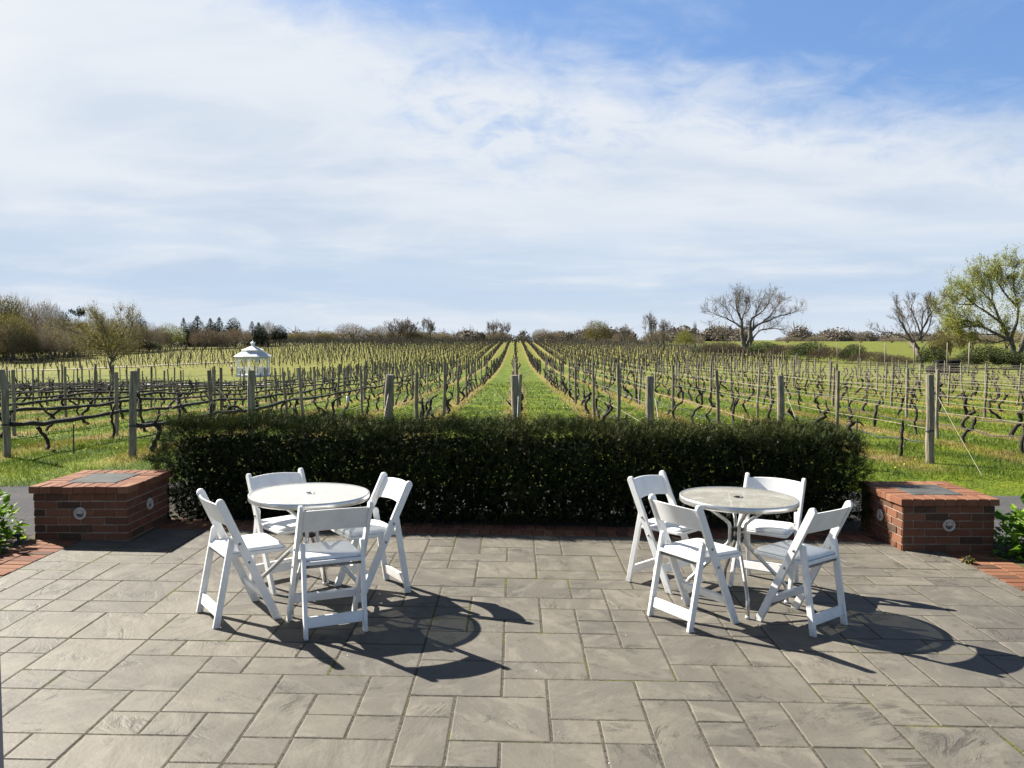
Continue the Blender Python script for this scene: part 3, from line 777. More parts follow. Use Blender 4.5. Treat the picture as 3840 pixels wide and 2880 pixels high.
# ------------------------------------------------------------------ hedge
def build_hedge():
    rn = np.random.default_rng(21)
    x0, x1, yb, H = -3.40, 3.31, 8.68, 0.88
    def front(zz): return 7.60 + 0.40 * zz
    t = thing('hedge', 'long clipped dark green yew hedge between the two brick piers', 'hedge', (0, 8.15, 0))
    # stems
    st = MB()
    for k in range(30):
        x = x0 + 0.25 + (x1 - x0 - 0.5) * k / 29 + rn.normal(0, 0.05)
        for q in range(3):
            bx, by = x + rn.normal(0, .03), 8.25 + rn.normal(0, .08)
            pts = [np.array([bx, by, patio_z(bx) - 0.04])]
            d = np.array([rn.normal(0, .25), rn.normal(0, .25), 1])
            for s in range(5):
                pts.append(pts[-1] + d * 0.15); d = d + np.array([rn.normal(0, .15), rn.normal(.05, .1), 0])
            st.tube(np.array(pts) - np.array([0, 8.15, 0]), np.linspace(0.018, 0.005, 6), 5, False)
    st.build('stems', M['yew_wood'], t)
    # sprays on the shell and inside
    def bulge(x, z): return 0.20 * (vnoise(x * 2.3 + 5, z * 2.0 + 1) - 0.5) + 0.11 * (vnoise(x * 6.5, z * 6 + 7) - 0.5)
    def toph(x, y): return H + 0.09 * (vnoise(x * 1.5 + 3, y * 2) - 0.5) + 0.09 * (vnoise(x * 6.5, y * 6) - 0.45)
    N = 27000
    P = np.zeros((N, 3)); D = np.zeros((N, 3)); dep = np.zeros(N)
    kind = rn.choice(5, N, p=[0.42, 0.28, 0.03, 0.045, 0.225])
    x = rn.uniform(x0, x1, N); z = H * rn.uniform(0, 1, N) ** 0.85; y = rn.uniform(front(H) - .02, yb, N)
    for i in range(N):
        k = kind[i]
        if k == 0:   # front
            zz = 0.03 + z[i] * 0.97
            inn = abs(rn.normal(0, 0.05))
            und = max(0, 0.14 - zz) * 0.7
            P[i] = (x[i], front(zz) - bulge(x[i], zz) + inn + und + 0.04, zz); D[i] = (rn.normal(0, .5), -1, 0.75); dep[i] = inn
        elif k == 1: # top
            th = toph(x[i], y[i]); inn = abs(rn.normal(0, 0.04))
            P[i] = (x[i], y[i], th - inn); D[i] = (rn.normal(0, .45), rn.normal(-.2, .45), 1.2); dep[i] = inn
        elif k == 2: # back
            P[i] = (x[i], yb + bulge(x[i] + 9, z[i]) - abs(rn.normal(0, .04)), max(z[i], .1)); D[i] = (rn.normal(0, .5), 1, .6)
        elif k == 3: # ends
            s = rn.choice([-1, 1]); zz = max(z[i], .12)
            ex = (x1 if s > 0 else x0); y[i] = rn.uniform(front(zz), yb); ex = ex + s * (bulge(y[i] * 1.3 + 4, zz) + 0.02 - 0.06 * abs(zz - .6))
            P[i] = (ex - s * abs(rn.normal(0, .04)), y[i], zz); D[i] = (s, rn.normal(0, .5), .7)
        else:        # inside
            zz = rn.uniform(0.08, H - .05); P[i] = (x[i], rn.uniform(front(zz) + .06, yb - .05), zz); D[i] = rn.normal(0, 1, 3) + np.array([0, -.3, .5]); dep[i] = 0.2
    # a bare brownish hollow in the front face
    D /= np.linalg.norm(D, axis=1, keepdims=True)
    P[:, 2] += -TILT * P[:, 0]
    per = 13
    L = rn.uniform(0.055, 0.115, N) * np.where(kind == 1, rn.uniform(.8, 1.7, N), 1)
    up = rn.normal(0, 1, (N, 3)); side = np.cross(D, up); side /= np.linalg.norm(side, axis=1, keepdims=True)
    nrm = np.cross(side, D)
    tr, tc = [], []
    tb = np.clip(rn.uniform(0.1, 0.7, N) + 0.30 * (kind == 1) - dep * 1.2, 0, 1)  # sunlit look of the top sprays put into the tint; deeper ones darker
    tb = np.clip(tb + 0.26 * np.clip((P[:, 2] - .40) / .45, 0, 1) * rn.uniform(.2, 1, N) * (kind == 0), 0, 1)  # upper front tinted lighter as well, like tips catching the sun
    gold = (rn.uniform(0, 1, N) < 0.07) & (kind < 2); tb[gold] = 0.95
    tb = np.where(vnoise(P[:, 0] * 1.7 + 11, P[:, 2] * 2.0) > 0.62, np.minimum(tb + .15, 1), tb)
    for k in range(per):
        s = (k + 0.5) / per; sg = 1 if k % 2 else -1
        base = P + D * (L * s)[:, None]
        nl = 0.024 * (1.1 - 0.45 * s)
        dirn = D * 0.55 + side * sg * 0.85 + nrm * rn.normal(0, 0.45, (N, 1))
        tip = base + dirn * nl
        w = np.cross(dirn, nrm + side * .3); w /= (np.linalg.norm(w, axis=1, keepdims=True) + 1e-9); w *= 0.0032
        mid = base + dirn * nl * 0.5
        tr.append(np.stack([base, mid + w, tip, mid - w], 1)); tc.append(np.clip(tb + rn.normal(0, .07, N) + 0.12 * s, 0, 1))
    # coarser dark leaves deep inside so it does not let light straight through
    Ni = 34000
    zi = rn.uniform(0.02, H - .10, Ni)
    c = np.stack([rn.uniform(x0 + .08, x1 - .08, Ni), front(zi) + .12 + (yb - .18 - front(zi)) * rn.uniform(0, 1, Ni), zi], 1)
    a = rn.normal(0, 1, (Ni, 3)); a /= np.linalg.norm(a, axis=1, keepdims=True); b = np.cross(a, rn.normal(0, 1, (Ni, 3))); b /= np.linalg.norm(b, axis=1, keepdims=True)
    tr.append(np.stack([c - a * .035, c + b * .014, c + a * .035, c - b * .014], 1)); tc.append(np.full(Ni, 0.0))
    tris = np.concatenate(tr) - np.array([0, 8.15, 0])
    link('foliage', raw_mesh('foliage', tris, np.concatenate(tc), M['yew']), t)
build_hedge()

# ------------------------------------------------------------------ low shrubs and small things by the terrace
def leaf_shrub(name, label, cat, cx, cy, z, rx, ry, h, mat, nl, ls, seed, group=None):
    rn = np.random.default_rng(seed)
    t = thing(name, label, cat, (cx, cy, z), 0, group)
    stm = MB()
    for k in range(14):
        a = rn.uniform(0, 2*PI); r = rn.uniform(.2, .85)
        tip = np.array([math.cos(a)*rx*r, math.sin(a)*ry*r, h*math.sqrt(max(0.05, 1 - r*r))*.85])
        stm.tube([(rn.normal(0,.03), rn.normal(0,.03), -0.02), tip*.5 + np.array([0,0,.04]), tip], [.006,.005,.003], 5, False)
    stm.build('stems', M['yew_wood'], t)
    a = rn.uniform(0, 2*PI, nl); q = rn.uniform(0, 1, nl) ** 0.45; el = np.arcsin(rn.uniform(0.02, 1, nl))
    n0 = np.stack([np.cos(a)*np.cos(el), np.sin(a)*np.cos(el), np.sin(el)], 1)
    lump = 0.80 + 0.35 * vnoise(n0[:,0]*3.1 + seed, n0[:,1]*3.1 + n0[:,2]*2)
    C = n0 * np.array([rx, ry, h]) * (q * lump)[:, None]
    d = n0 * 0.8 + rn.normal(0, .55, (nl, 3)); d /= np.linalg.norm(d, axis=1, keepdims=True)
    s = np.cross(d, np.array([0, 0, 1.0]) + rn.normal(0, .3, (nl, 3))); s /= np.linalg.norm(s, axis=1, keepdims=True)
    nm = np.cross(s, d)
    Ls = rn.uniform(.7, 1.25, nl)[:, None] * ls
    A = C; B1 = C + d*Ls*.45 + s*Ls*.30 + nm*Ls*.06; T = C + d*Ls - nm*Ls*.12; B2 = C + d*Ls*.45 - s*Ls*.30 + nm*Ls*.06; Mi = C + d*Ls*.5
    tr = np.concatenate([np.stack([A, B1, T, Mi], 1), np.stack([A, Mi, T, B2], 1)])
    tt = np.clip(rn.uniform(0, .8, nl) + 0.35 * (q - .75), 0, 1); tt[rn.uniform(0, 1, nl) < .2] = .95
    link('leaves', raw_mesh('leaves', tr, np.concatenate([tt, tt]), mat), t)
    return t
leaf_shrub('leafy_shrub', 'bright green leafy shrub by the left brick edging at the picture edge', 'shrub', -4.66, 6.72, 0.06, .50, .48, .50, M['hydrangea'], 900, .10, 3, 'shrubs beside the piers')
leaf_shrub('leafy_shrub', 'bright green leafy shrub right of the right brick pier', 'shrub', 4.68, 6.98, -0.09, .58, .62, .52, M['hydrangea'], 1500, .10, 4, 'shrubs beside the piers')
leaf_shrub('small_weed', 'small yellowish weed tuft growing where the right edging meets the terrace', 'weed', 3.71, 6.72, -0.063, .04, .05, .05, M['lime'], 45, .035, 5)
leaf_shrub('small_weed', 'small green seedling in the mulch by the left brick edging', 'weed', -4.14, 6.42, .062, .07, .08, .10, M['hydrangea'], 60, .07, 6)
t = thing('path_light', 'small black garden spotlight on a stake by the left pier', 'garden light', (-4.17, 6.86, 0.055))
b = MB(); b.tube([(0, 0, -0.03), (-0.008, 0, 0.07)], [.011, .013], 10); b.build('stake', M['black'], t, True)
b = MB(); b.lathe([(0.012, .068), (0.034, .072), (0.036, .080), (0.020, .088)], 20, (-0.008, 0, 0)); b.build('lamp_head', M['black'], t, True)

def petals():
    rg = np.random.default_rng(71); mb = MB()
    for q in range(120):
        x, y = rg.uniform(-3.4, 3.2), rg.uniform(2.8, 6.6)
        if rg.uniform() > .75 - .2 * x: continue
        r = rg.uniform(.0015, .0040); a = rg.uniform(0, 6.28)
        mb.add([(x + r*math.cos(a + k*2.1)*(1 if k else 1.5), y + r*math.sin(a + k*2.1), patio_z(x) + .003 + (.003 if k == 1 else 0)) for k in range(3)], [(0, 1, 2)])
    tag(mb.build('fallen_petals', M['daisy']), 'tiny white petals scattered over the terrace', 'petals', None, 'stuff')
petals()
pb = MB(); pb.box((0, 0, 1.30), (0.13, 0.13, 2.7)); pb.box((0, 0, 0.07), (0.17, 0.17, 0.22)); o = pb.build('porch_post', M['mauve']); bevel(o, .006)
o.location = (-1.566, 2.30, patio_z(-1.5) - .02); tag(o, 'mauve grey porch post at the very left edge of the picture', 'post')

# ------------------------------------------------------------------ vineyard near block
rnv = np.random.default_rng(77)
def make_post_mesh(rad, h, seed):
    rg = np.random.default_rng(seed); mb = MB()
    n_ = 12; zs = np.array([-0.15, 0.0, h*.25, h*.5, h*.75, h - .006, h])
    bend = rg.normal(0, .006, (len(zs), 2)); bend[0] = 0; bend[-1] = bend[-2]
    rr = rad * np.array([1.03, 1.03, 1.0, .99, .97, .96, .945])
    mb.tube(np.column_stack([bend[:,0], bend[:,1], zs]), rr, n_, True, jitter=.035, rg=rg)
    return mb.mesh('vineyard_post', M['post'], False)
END = [make_post_mesh((.054, .059, .051, .063)[i], 1.27, 100 + i) for i in range(4)]
LINE = [make_post_mesh((.036, .032, .038, .034, .030, .037)[i], 1.27, 200 + i) for i in range(6)]
def row_words(k):
    if k == 0: return 'middle row'
    return f"{ordinal(abs(k))} row {'left' if k < 0 else 'right'} of the middle row"
def inview(x, y, m=0.66): return y > 1 and abs(x) / y < m
near_posts, near_vines, out_posts, out_vines = [], [], [], []
KS = range(-27, 19)
def row_end(k):
    x = rowx(k)
    if k < -10: return 60.0
    if k > 8: return 64.0
    return 60.0
for k in KS:
    x = rowx(k); y = 12.0; i = 1
    lst = [(12.0 + (rnv.normal(0, .08) if k not in ROWX else 0), True)] + [(15.45 + 5.1 * q + rnv.normal(0, .15), False) for q in range(9)]
    for (yy, e) in lst:
        if yy > row_end(k) or (k > 3 and x > 21 + 0.19 * (yy - 59) + 4): continue
        if inview(x, yy): near_posts.append((k, i, x + (0 if e else rnv.normal(0, .04)), yy, e))
        elif inview(x, yy, 1.3): out_posts.append((x, yy))
        i += 1
    j = 1
    for q in range(28):
        yy = 12.95 + 1.7 * q + rnv.normal(0, .12)
        if yy > row_end(k) - .5: break
        if inview(x, yy): near_vines.append((k, j, x + rnv.normal(0, .05), yy))
        elif inview(x, yy, 1.3): out_vines.append((k, j, x, yy))
        j += 1
tie = MB()
for z in (0.46, 0.47): tie.lathe([(0.064, z), (0.0665, z + .006), (0.064, z + .012)], 14, cap=False)
tie_me = tie.mesh('wire_tie', M['hose'])
for (k, i, x, y, e) in near_posts:
    me = (END if e else LINE)[int(rnv.integers(0, 4 if e else 6))]
    o = link('vineyard_post', me); o.location = (x, y, tz(x, y))
    lean = .012 if e else .028
    o.rotation_euler = (rnv.normal(0, lean) + (0.03 if e else 0), rnv.normal(0, lean), rnv.uniform(0, 6))
    sc = rnv.normal(1, .015 if e else .05); o.scale = (1, 1, sc)
    w = 'thick grey end post' if e else f'thin weathered post, {ordinal(i)} from front'
    tag(o, f'{w}, {row_words(k)}', 'post', 'grey posts of the near vineyard block')
    if e and y < 14 and abs(k) < 5:
        link('wire_tie', tie_me, o)

def make_vine(seed, near):
    rg = np.random.default_rng(seed)
    tr, cas = MB(), []
    h = rg.uniform(.36, .62)
    nseg = 9; P = [np.array([0.0, 0, -.05])]; lean = rg.normal(0, .35, 2); amp = rg.uniform(.05, .13); ph = rg.uniform(0, 6); dirn = rg.uniform(0, 2*PI)
    for s in range(1, nseg + 1):
        q = s / nseg
        off = amp * math.sin(ph + q * rg.uniform(4.2, 5.4)) - amp * math.sin(ph)
        P.append(np.array([math.cos(dirn) * off + lean[0]*.25*q, math.sin(dirn) * off * 1.3 + lean[1]*.35*q, -.05 + (h + .05) * q]))
    P = np.array(P) + np.vstack([np.zeros(3), rg.normal(0, .012, (nseg, 3))])
    r = np.interp(np.linspace(0, 1, nseg + 1), [0, .12, .5, .85, 1], [.052, .038, .028, .031, .038]) * rg.uniform(.75, 1.2)
    r *= 1 + rg.uniform(-.15, .22, nseg + 1)
    tr.tube(P, r, 8, True, jitter=.14, rg=rg)
    head = P[-1]
    for a in range(int(rg.integers(1, 4))):
        d = np.array([rg.normal(0, .3), rg.choice([-1, 1]) * rg.uniform(.2, .8), rg.uniform(.4, 1.1)]); L = rg.uniform(.08, .20)
        Q = [head - np.array([0, 0, .02])]
        for s in range(4):
            Q.append(Q[-1] + d * L / 4); d = d + rg.normal(0, .45, 3) + np.array([0, 0, .08])
        tr.tube(np.array(Q), np.array([.024, .019, .017, .019, .011]) * rg.uniform(.8, 1.1), 6, True, jitter=.2, rg=rg)
        for c in range(int(rg.integers(0, 3))):
            e = Q[-1 - int(rg.integers(0, 2))]; d2 = np.array([rg.normal(0, .35), rg.normal(0, .8), rg.uniform(.4, 1.2)])
            Cn = [e]
            for s in range(4): Cn.append(Cn[-1] + d2 * rg.uniform(.04, .13)); d2 = d2 + rg.normal(0, .3, 3) - np.array([0, 0, .12])
            ca = MB(); cas.append(ca); ca.tube(np.array(Cn), [.006, .0055, .005, .004, .003], 5, False)
    if rg.uniform() < .35:   # a sucker shoot or old stub near the ground
        e = P[3]; ca = MB(); cas.append(ca); ca.tube([e, e + np.array([rg.normal(0,.06), rg.normal(0,.1), .18]), e + np.array([rg.normal(0,.1), rg.normal(0,.15), .35])], [.007,.006,.004], 5, False)
    return tr.mesh('trunk', M['vine'], True), [c.mesh('cane', M['cane'], True) for c in cas[:3]], tr
VINES = [make_vine(500 + i, True) for i in range(14)]
near_vines.sort(key=lambda v: v[3] + 0.0 * abs(v[2]))
def vine_tint(k): return 'dark' if k < 1 else 'grey-brown'
WORDS = {}
hidden = lambda x, y: abs(x / y) < 0.41 and y < 13.8       # quite hidden by the hedge
n_ind = 0; rest = []
for (k, j, x, y) in near_vines:
    if hidden(x, y): continue
    if n_ind >= 298: rest.append((k, j, x, y)); continue
    n_ind += 1
    vi = int(rnv.integers(0, 14)); a = rnv.uniform(0, 2*PI); s = rnv.uniform(.82, 1.08)
    t = thing('grapevine', f'gnarled leafless {vine_tint(k)} vine, {ordinal(j)} from front, {row_words(k)}', 'grapevine', (x, y, tz(x, y)), a, 'leafless grapevines of the near vineyard block')
    t.scale = (s, s, s * rnv.uniform(.9, 1.15))
    link('trunk', VINES[vi][0], t); [link('cane', c, t) for c in VINES[vi][1]]
def merge_vines(lst, name, label, sc=1.0):
    mb = MB()
    for (k, j, x, y) in lst:
        tr = VINES[int(rnv.integers(0, 14))][2]
        a = rnv.uniform(0, 2*PI); s = rnv.uniform(.9, 1.2) * sc
        v = np.vstack(tr.v); c, s_ = math.cos(a), math.sin(a)
        w = np.column_stack([(v[:,0]*c - v[:,1]*s_)*s + x, (v[:,0]*s_ + v[:,1]*c)*s + y, v[:,2]*s + tz(x, y)])
        mb.add(w, tr.f)
    o = mb.build(name, M['vine'], None, True); tag(o, label, 'grapevines', None, 'stuff')
merge_vines(rest + out_vines, 'rear_grapevines', 'small dark vines at the back of the near vineyard block')

# rolled netting along the low wire of the left rows
def netting(k):
    rg = np.random.default_rng(900 + k); x = rowx(k)
    ys0 = max(12.0, abs(x) / .66); mb = MB()
    posts = [12.0] + [15.45 + 5.1 * q for q in range(9)]
    P, rr = [], []
    y = ys0
    while y < 58:
        i = max([q for q in range(len(posts)) if posts[q] <= y] + [0]); p0 = posts[i]; p1 = posts[i+1] if i + 1 < len(posts) else p0 + 5.1
        q = (y - p0) / (p1 - p0)
        P.append((x + .05 + rg.normal(0, .008), y, tz(x, y) + .47 - .05 * 4 * q * (1 - q) + rg.normal(0, .006)))
        rr.append((.026 + .013 * vnoise(y * 1.1 + k, k * 3.3)) * rg.uniform(.85, 1.15)); y += .28
    mb.tube(np.array(P), rr, 8, True, jitter=.2, rg=rg)
    o = mb.build('bird_netting', M['net'], None, True)
    tag(o, f'black bird netting rolled along the low wire, {row_words(k)}', 'netting', 'rolls of black netting on the left rows')
for k in range(-14, -2): netting(k)
def wires(k):
    x = rowx(k); t = thing('trellis_wires', f'thin horizontal trellis wires, {row_words(k)}', 'wires', (x, 12, 0), 0, 'trellis wires of the near vineyard block')
    rg = np.random.default_rng(1900 + k)
    for hz in ((.50, .82, 1.08) if k > 0 else (.78, 1.05)):
        P = []
        y = 12.0
        while y < row_end(k) - 1:
            P.append((rg.normal(0, .004), y - 12, tz(x, y) + hz + rg.normal(0, .006))); y += 1.3
        mb = MB(); mb.tube(np.array(P), .0055 if hz == .50 else .0024, 5, False); mb.build('wire', M['cane'] if hz == .50 else M['wire'], t, True)
for k in range(-6, 12): wires(k)
def hose(k):
    x = rowx(k); rg = np.random.default_rng(2900 + k); P = []; y = 12.0
    while y < 40:
        P.append((x + .03 + rg.normal(0, .01), y, tz(x, y) + .26 + rg.normal(0, .02) + .03 * math.sin(y * 1.7))); y += .6
    mb = MB(); mb.tube(np.array(P), .009, 6, False); o = mb.build('drip_hose', M['hose'], None, True)
    tag(o, f'dark drip irrigation hose hanging low, {row_words(k)}', 'hose', 'drip hoses under the vines')
for k in (-3, -2, -1, 1, 2, 3, 4, 5): hose(k)
# guy wires of the end posts
def guy(k, dx, mat, label):
    x = rowx(k); mb = MB(); z = tz(x, 12)
    mb.tube([(x + .04, 11.95, z + 1.02), (x + dx * .5, 11.93 - .55, z + .52), (x + dx, 10.85, tz(x + dx, 10.85) + .0)], .0035, 6, False)
    o = mb.build('guy_wire', mat, None, True); tag(o, label, 'guy wire', 'guy wires of the end posts')
guy(3, 0.12, M['guy'], 'pale yellow guy wire slanting from the thick end post right of the hedge')
guy(2, 0.12, M['guy'], 'pale guy wire slanting from the end post behind the right part of the hedge')
guy(1, 0.06, M['wire'], 'grey guy wire on the end post first right of the middle row')
guy(0, 0.03, M['wire'], 'grey guy wire hanging on the middle end post')
guy(-1, 0.04, M['wire'], 'grey guy wire on the end post first left of the middle row')
for k, lb in ((-4, 'thin dark stake in the straw beside the leftmost end post'), (-3, 'thin dark stake right of the end post left of the hedge'), (3, 'thin green stake beside the crooked vine right of the hedge')):
    x = rowx(k) + (0.75 if k < 0 else -0.95); y = 12.4 if k < 0 else 12.3
    mb = MB(); mb.tube([(0, 0, -.05), (.01, 0, .45 if k < 0 else .62)], .010, 6); o = mb.build('stake', M['hose']); o.location = (x, y, tz(x, y)); tag(o, lb, 'stake')
for (x, y, h, lb) in ((-5.45, 26.8, .30, 'short white vine guard, left one of two among the left rows'), (-5.15, 27.6, .33, 'short white vine guard, right one of two among the left rows'), (3.05, 12.9, .45, 'white vine guard just above the hedge near the right end posts')):
    mb = MB(); mb.lathe([(.05, 0), (.05, h), (.044, h), (.044, h - .05)], 12); o = mb.build('vine_guard', M['whiteplastic'], None, True); o.location = (x, y, tz(x, y)); tag(o, lb, 'vine guard', 'white vine guards')

# ------------------------------------------------------------------ far vineyard: more than can be told apart
def far_vineyard():
    rg = np.random.default_rng(31)
    posts, vines = MB(), []
    def post(x, y, h=1.2, w=.045):
        z = tz(x, y); l = rg.normal(0, .03)
        posts.add([(x-w,y-w,z-.1),(x+w,y-w,z-.1),(x+w,y+w,z-.1),(x-w,y+w,z-.1),(x-w+l,y-w,z+h),(x+w+l,y-w,z+h),(x+w+l,y+w,z+h),(x-w+l,y+w,z+h)],
                  [(4,5,6,7),(0,1,5,4),(1,2,6,5),(2,3,7,6),(3,0,4,7)], rg.uniform(.2, .9))
    vb = MB()
    def vine(x, y, h, w):
        z = tz(x, y); a = rg.normal(0, .10, 2); b = a + rg.normal(0, .12, 2); ph = rg.uniform(0, 2)
        pts = np.array([(x, y, z - .05), (x + a[0], y + a[1], z + h * .45), (x + b[0], y + b[1], z + h)])
        vb.tube(pts, [w, w * .8, w * .9], 4, False)
        for q in range(2):
            d = rg.normal(0, .18); vb.tube([pts[2], pts[2] + np.array([rg.normal(0, .08), d, rg.uniform(.05, .3)])], [w * .6, w * .3], 3, False)
    for k in range(-62, 30):
        x = rowx(k)
        y0 = 65.0 if x > -21 else max(126.0, 120 + .12 * (x + 20) * 0)
        if x > 0: y0 = 66 + 0.0 * x
        y1 = 262 if x < 40 else 150
        y = y0 + rg.uniform(0, .5)
        while y < y1:
            if abs(x) / y < .80 and not (x > 24 + .19 * (y - 59)):
                vine(x + rg.normal(0, .05), y, rg.uniform(.55, .85), .05)
            y += 1.75
        y = y0
        while y < y1:
            if abs(x) / y < .80 and not (x > 24 + .19 * (y - 59)):
                if x > -40 or rg.uniform() < .45: post(x + rg.normal(0, .04), y, rg.normal(1.2, .06), .05)
            y += 5.1 if y > y0 + 3 else 3.4
    for (x, y) in out_posts: post(x, y, 1.25, .034)
    # the block on the crest: a belt of close posts and old wood
    for q in range(46):
        yy = 264 + 0.9 * q
        for x in np.arange(-.66 * yy, .20 * yy, 5.2):
            if rg.uniform() < .8: post(x + rg.normal(0, 1.2), yy + rg.normal(0, .4), rg.normal(1.75, .25), .06)
        for x in np.arange(-.66 * yy, .20 * yy, 3.4):
            if q < 14 and rg.uniform() < .8: vine(x + rg.normal(0, 1), yy, rg.uniform(.8, 1.1), .10)
    o = posts.build('distant_posts', M['post']); tag(o, 'distant grey vine posts on the far slopes', 'posts', None, 'stuff')
    o = vb.build('distant_grapevines', M['vine']); tag(o, 'distant dark leafless vines in rows on the far slopes', 'grapevines', None, 'stuff')
far_vineyard()

# ------------------------------------------------------------------ grass
def build_grass():
    rg = np.random.default_rng(55)
    def scatter(n, y0, y1, hmin, hmax, w):
        y = y0 + (y1 - y0) * rg.uniform(0, 1, n) ** .8; x = rg.uniform(-.68, .68, n) * (y + .5)
        keep = y > np.interp(x, *GRASS_EDGE) + .30 * (vnoise(x * 2.1, 3.0 + 0 * x) - .5) - .05
        keep &= ~((np.abs(x / y) < .395) & (y < 12.2))
        cl = vnoise(x * 2.2, y * 2.2) * .6 + vnoise(x * 7, y * 7) * .4
        keep &= rg.uniform(0, 1, n) < (0.35 + .9 * cl)
        x, y, cl = x[keep], y[keep], cl[keep]; m_ = len(x)
        z = terrain(x, y) - .01
        edge = np.interp(x, *GRASS_EDGE); z -= 0.16 * np.clip((edge + .35 * (vnoise(x * 2.1, 3.0 + 0 * x) - .5) - y) / .45, 0, 1)
        h = rg.uniform(hmin, hmax, m_) * (.55 + .9 * cl)
        a = rg.uniform(0, 2*PI, m_); l = rg.normal(0, .45, (m_, 2)) * h[:, None]
        dx, dy = np.cos(a) * w, np.sin(a) * w
        A = np.stack([x - dx, y - dy, z], 1); B = np.stack([x + dx, y + dy, z], 1); C = np.stack([x + l[:,0], y + l[:,1], z + h], 1)
        return np.stack([A, B, C], 1), rg.uniform(0, 1, m_)
    S = [scatter(120000, 9.3, 14.5, .03, .085, .0045), scatter(90000, 13, 24, .03, .085, .008), scatter(50000, 22, 48, .04, .10, .018)]
    o = link('grass', raw_mesh('grass', np.concatenate([s[0] for s in S]), np.concatenate([s[1] for s in S]), M['blade']))
    tag(o, 'short mown grass with straw strips between the vine rows', 'grass', None, 'stuff')
    def flowers(n, y0, y1, name, mat, label, rr, xf):
        mb = MB()
        for q in range(n):
            y = y0 + (y1 - y0) * rg.uniform() ** .7; x = xf(y)
            if y < np.interp(x, *GRASS_EDGE) + .2 or (abs(x / y) < .40 and y < 12.4) or vnoise(x * .8, y * .8) < .45: continue
            z = tz(x, y) + rg.uniform(.03, .08); r = rr * rg.uniform(.7, 1.3)
            mb.lathe([(r * .4, z - .004), (r, z), (r * .5, z + r * .5)], 6, (x, y, 0))
        o = mb.build(name, mat); tag(o, label, 'flowers', None, 'stuff')
    flowers(420, 10, 30, 'dandelions', M['yellow'], 'tiny yellow dandelions dotted through the grass', .016, lambda y: rg.uniform(-.64, .64) * y)
    flowers(420, 14, 34, 'white_clover', M['daisy'], 'tiny white flowers dotted through the mown lanes', .015, lambda y: rg.uniform(-.2, .3) * y)
build_grass()

# ------------------------------------------------------------------ trees
def grow_tree(seed, trunks, levels, L0, r0, spread=.55, kids=(3, 4), shrink=.72, up=.10, twig_r=.018, droop=0.0, wob=.12, minr=None):
    """branching skeleton; returns bark MB and list of (tip, dir)"""
    rg = np.random.default_rng(seed); mb = MB(); tips = []
    def branch(p, d, L, r, lev):
        ns = 4 if lev < 2 else 3
        P, D = [p], d / np.linalg.norm(d)
        for s in range(ns):
            D = D + rg.normal(0, wob, 3) + np.array([0, 0, up if lev < levels - 1 else up - droop]); D /= np.linalg.norm(D)
            P.append(P[-1] + D * L / ns)
        r1 = max(r * .62, twig_r)
        mb.tube(np.array(P), np.linspace(r, r1, ns + 1), 7 if lev == 0 else (5 if lev < 3 else 3), False)
        if lev >= levels: tips.append((P[-1], D, lev)); return
        if lev >= levels - 1:
            tips.append((P[-1], D, lev)); tips.append((P[-2], D, lev))
        nk = int(rg.integers(kids[0], kids[1] + 1))
        for k in range(nk):
            at = P[-1] if (k == 0) else P[int(rg.integers(max(1, ns - 2), ns + 1))] if lev > 0 else P[int(rg.integers(ns - 1, ns + 1))]
            a = rg.uniform(0, 2*PI); sp = spread * rg.uniform(.6, 1.35) if k else spread * .35
            u = np.cross(D, [0, 0, 1.0] if abs(D[2]) < .9 else [1.0, 0, 0]); u /= np.linalg.norm(u); v = np.cross(D, u)
            nd = D * math.cos(sp) + (u * math.cos(a) + v * math.sin(a)) * math.sin(sp)
            branch(np.array(at), nd, L * shrink * rg.uniform(.8, 1.2), max(r1 * (.85 if k == 0 else .62), twig_r), lev + 1)
    for (bx, by, d, l, rr) in trunks:
        branch(np.array([bx, by, -.3]), np.array(d, dtype=float), L0 * l, r0 * rr, 0)
    return mb, tips
def leaf_cloud(tips, per, size, spread, seed, elong=1.6):
    rg = np.random.default_rng(seed)
    C = np.array([t[0] for t in tips]); C = np.repeat(C, per, axis=0); n_ = len(C)
    C = C + rg.normal(0, spread, (n_, 3))
    d = rg.normal(0, 1, (n_, 3)); d /= np.linalg.norm(d, axis=1, keepdims=True)
    s = np.cross(d, rg.normal(0, 1, (n_, 3))); s /= np.linalg.norm(s, axis=1, keepdims=True)
    L = size * rg.uniform(.6, 1.4, n_)[:, None]
    return np.stack([C - d*L*.5, C + s*L*.5/elong, C + d*L*.5, C - s*L*.5/elong], 1), rg.uniform(0, 1, n_)
def put_tree(name, label, cat, x, y, bark, crown_mesh=None, rz=0, scale=1, group=None, bark_mat='greybark', zoff=0):
    t = thing(name, label, cat, (x, y, tz(x, y) + zoff), rz, group); t.scale = (scale,) * 3 if np.isscalar(scale) else scale
    link('trunk', bark.mesh('trunk', M[bark_mat], True) if isinstance(bark, MB) else bark, t)
    if crown_mesh is not None: link('crown', crown_mesh, t)
    return t
def fit(mb, tips, width, height):
    """rescale a skeleton to a given crown width and height"""
    v = np.vstack(mb.v); w = np.percentile(np.abs(v[:, 0] - np.median(v[:, 0])), 99.5) * 2; h = np.percentile(v[:, 2], 99.8)
    sx, sz = width / w, height / h
    mb.v = [q * np.array([sx, sx, sz]) for q in mb.v]
    return mb, [(t[0] * np.array([sx, sx, sz]), t[1], t[2]) for t in tips]
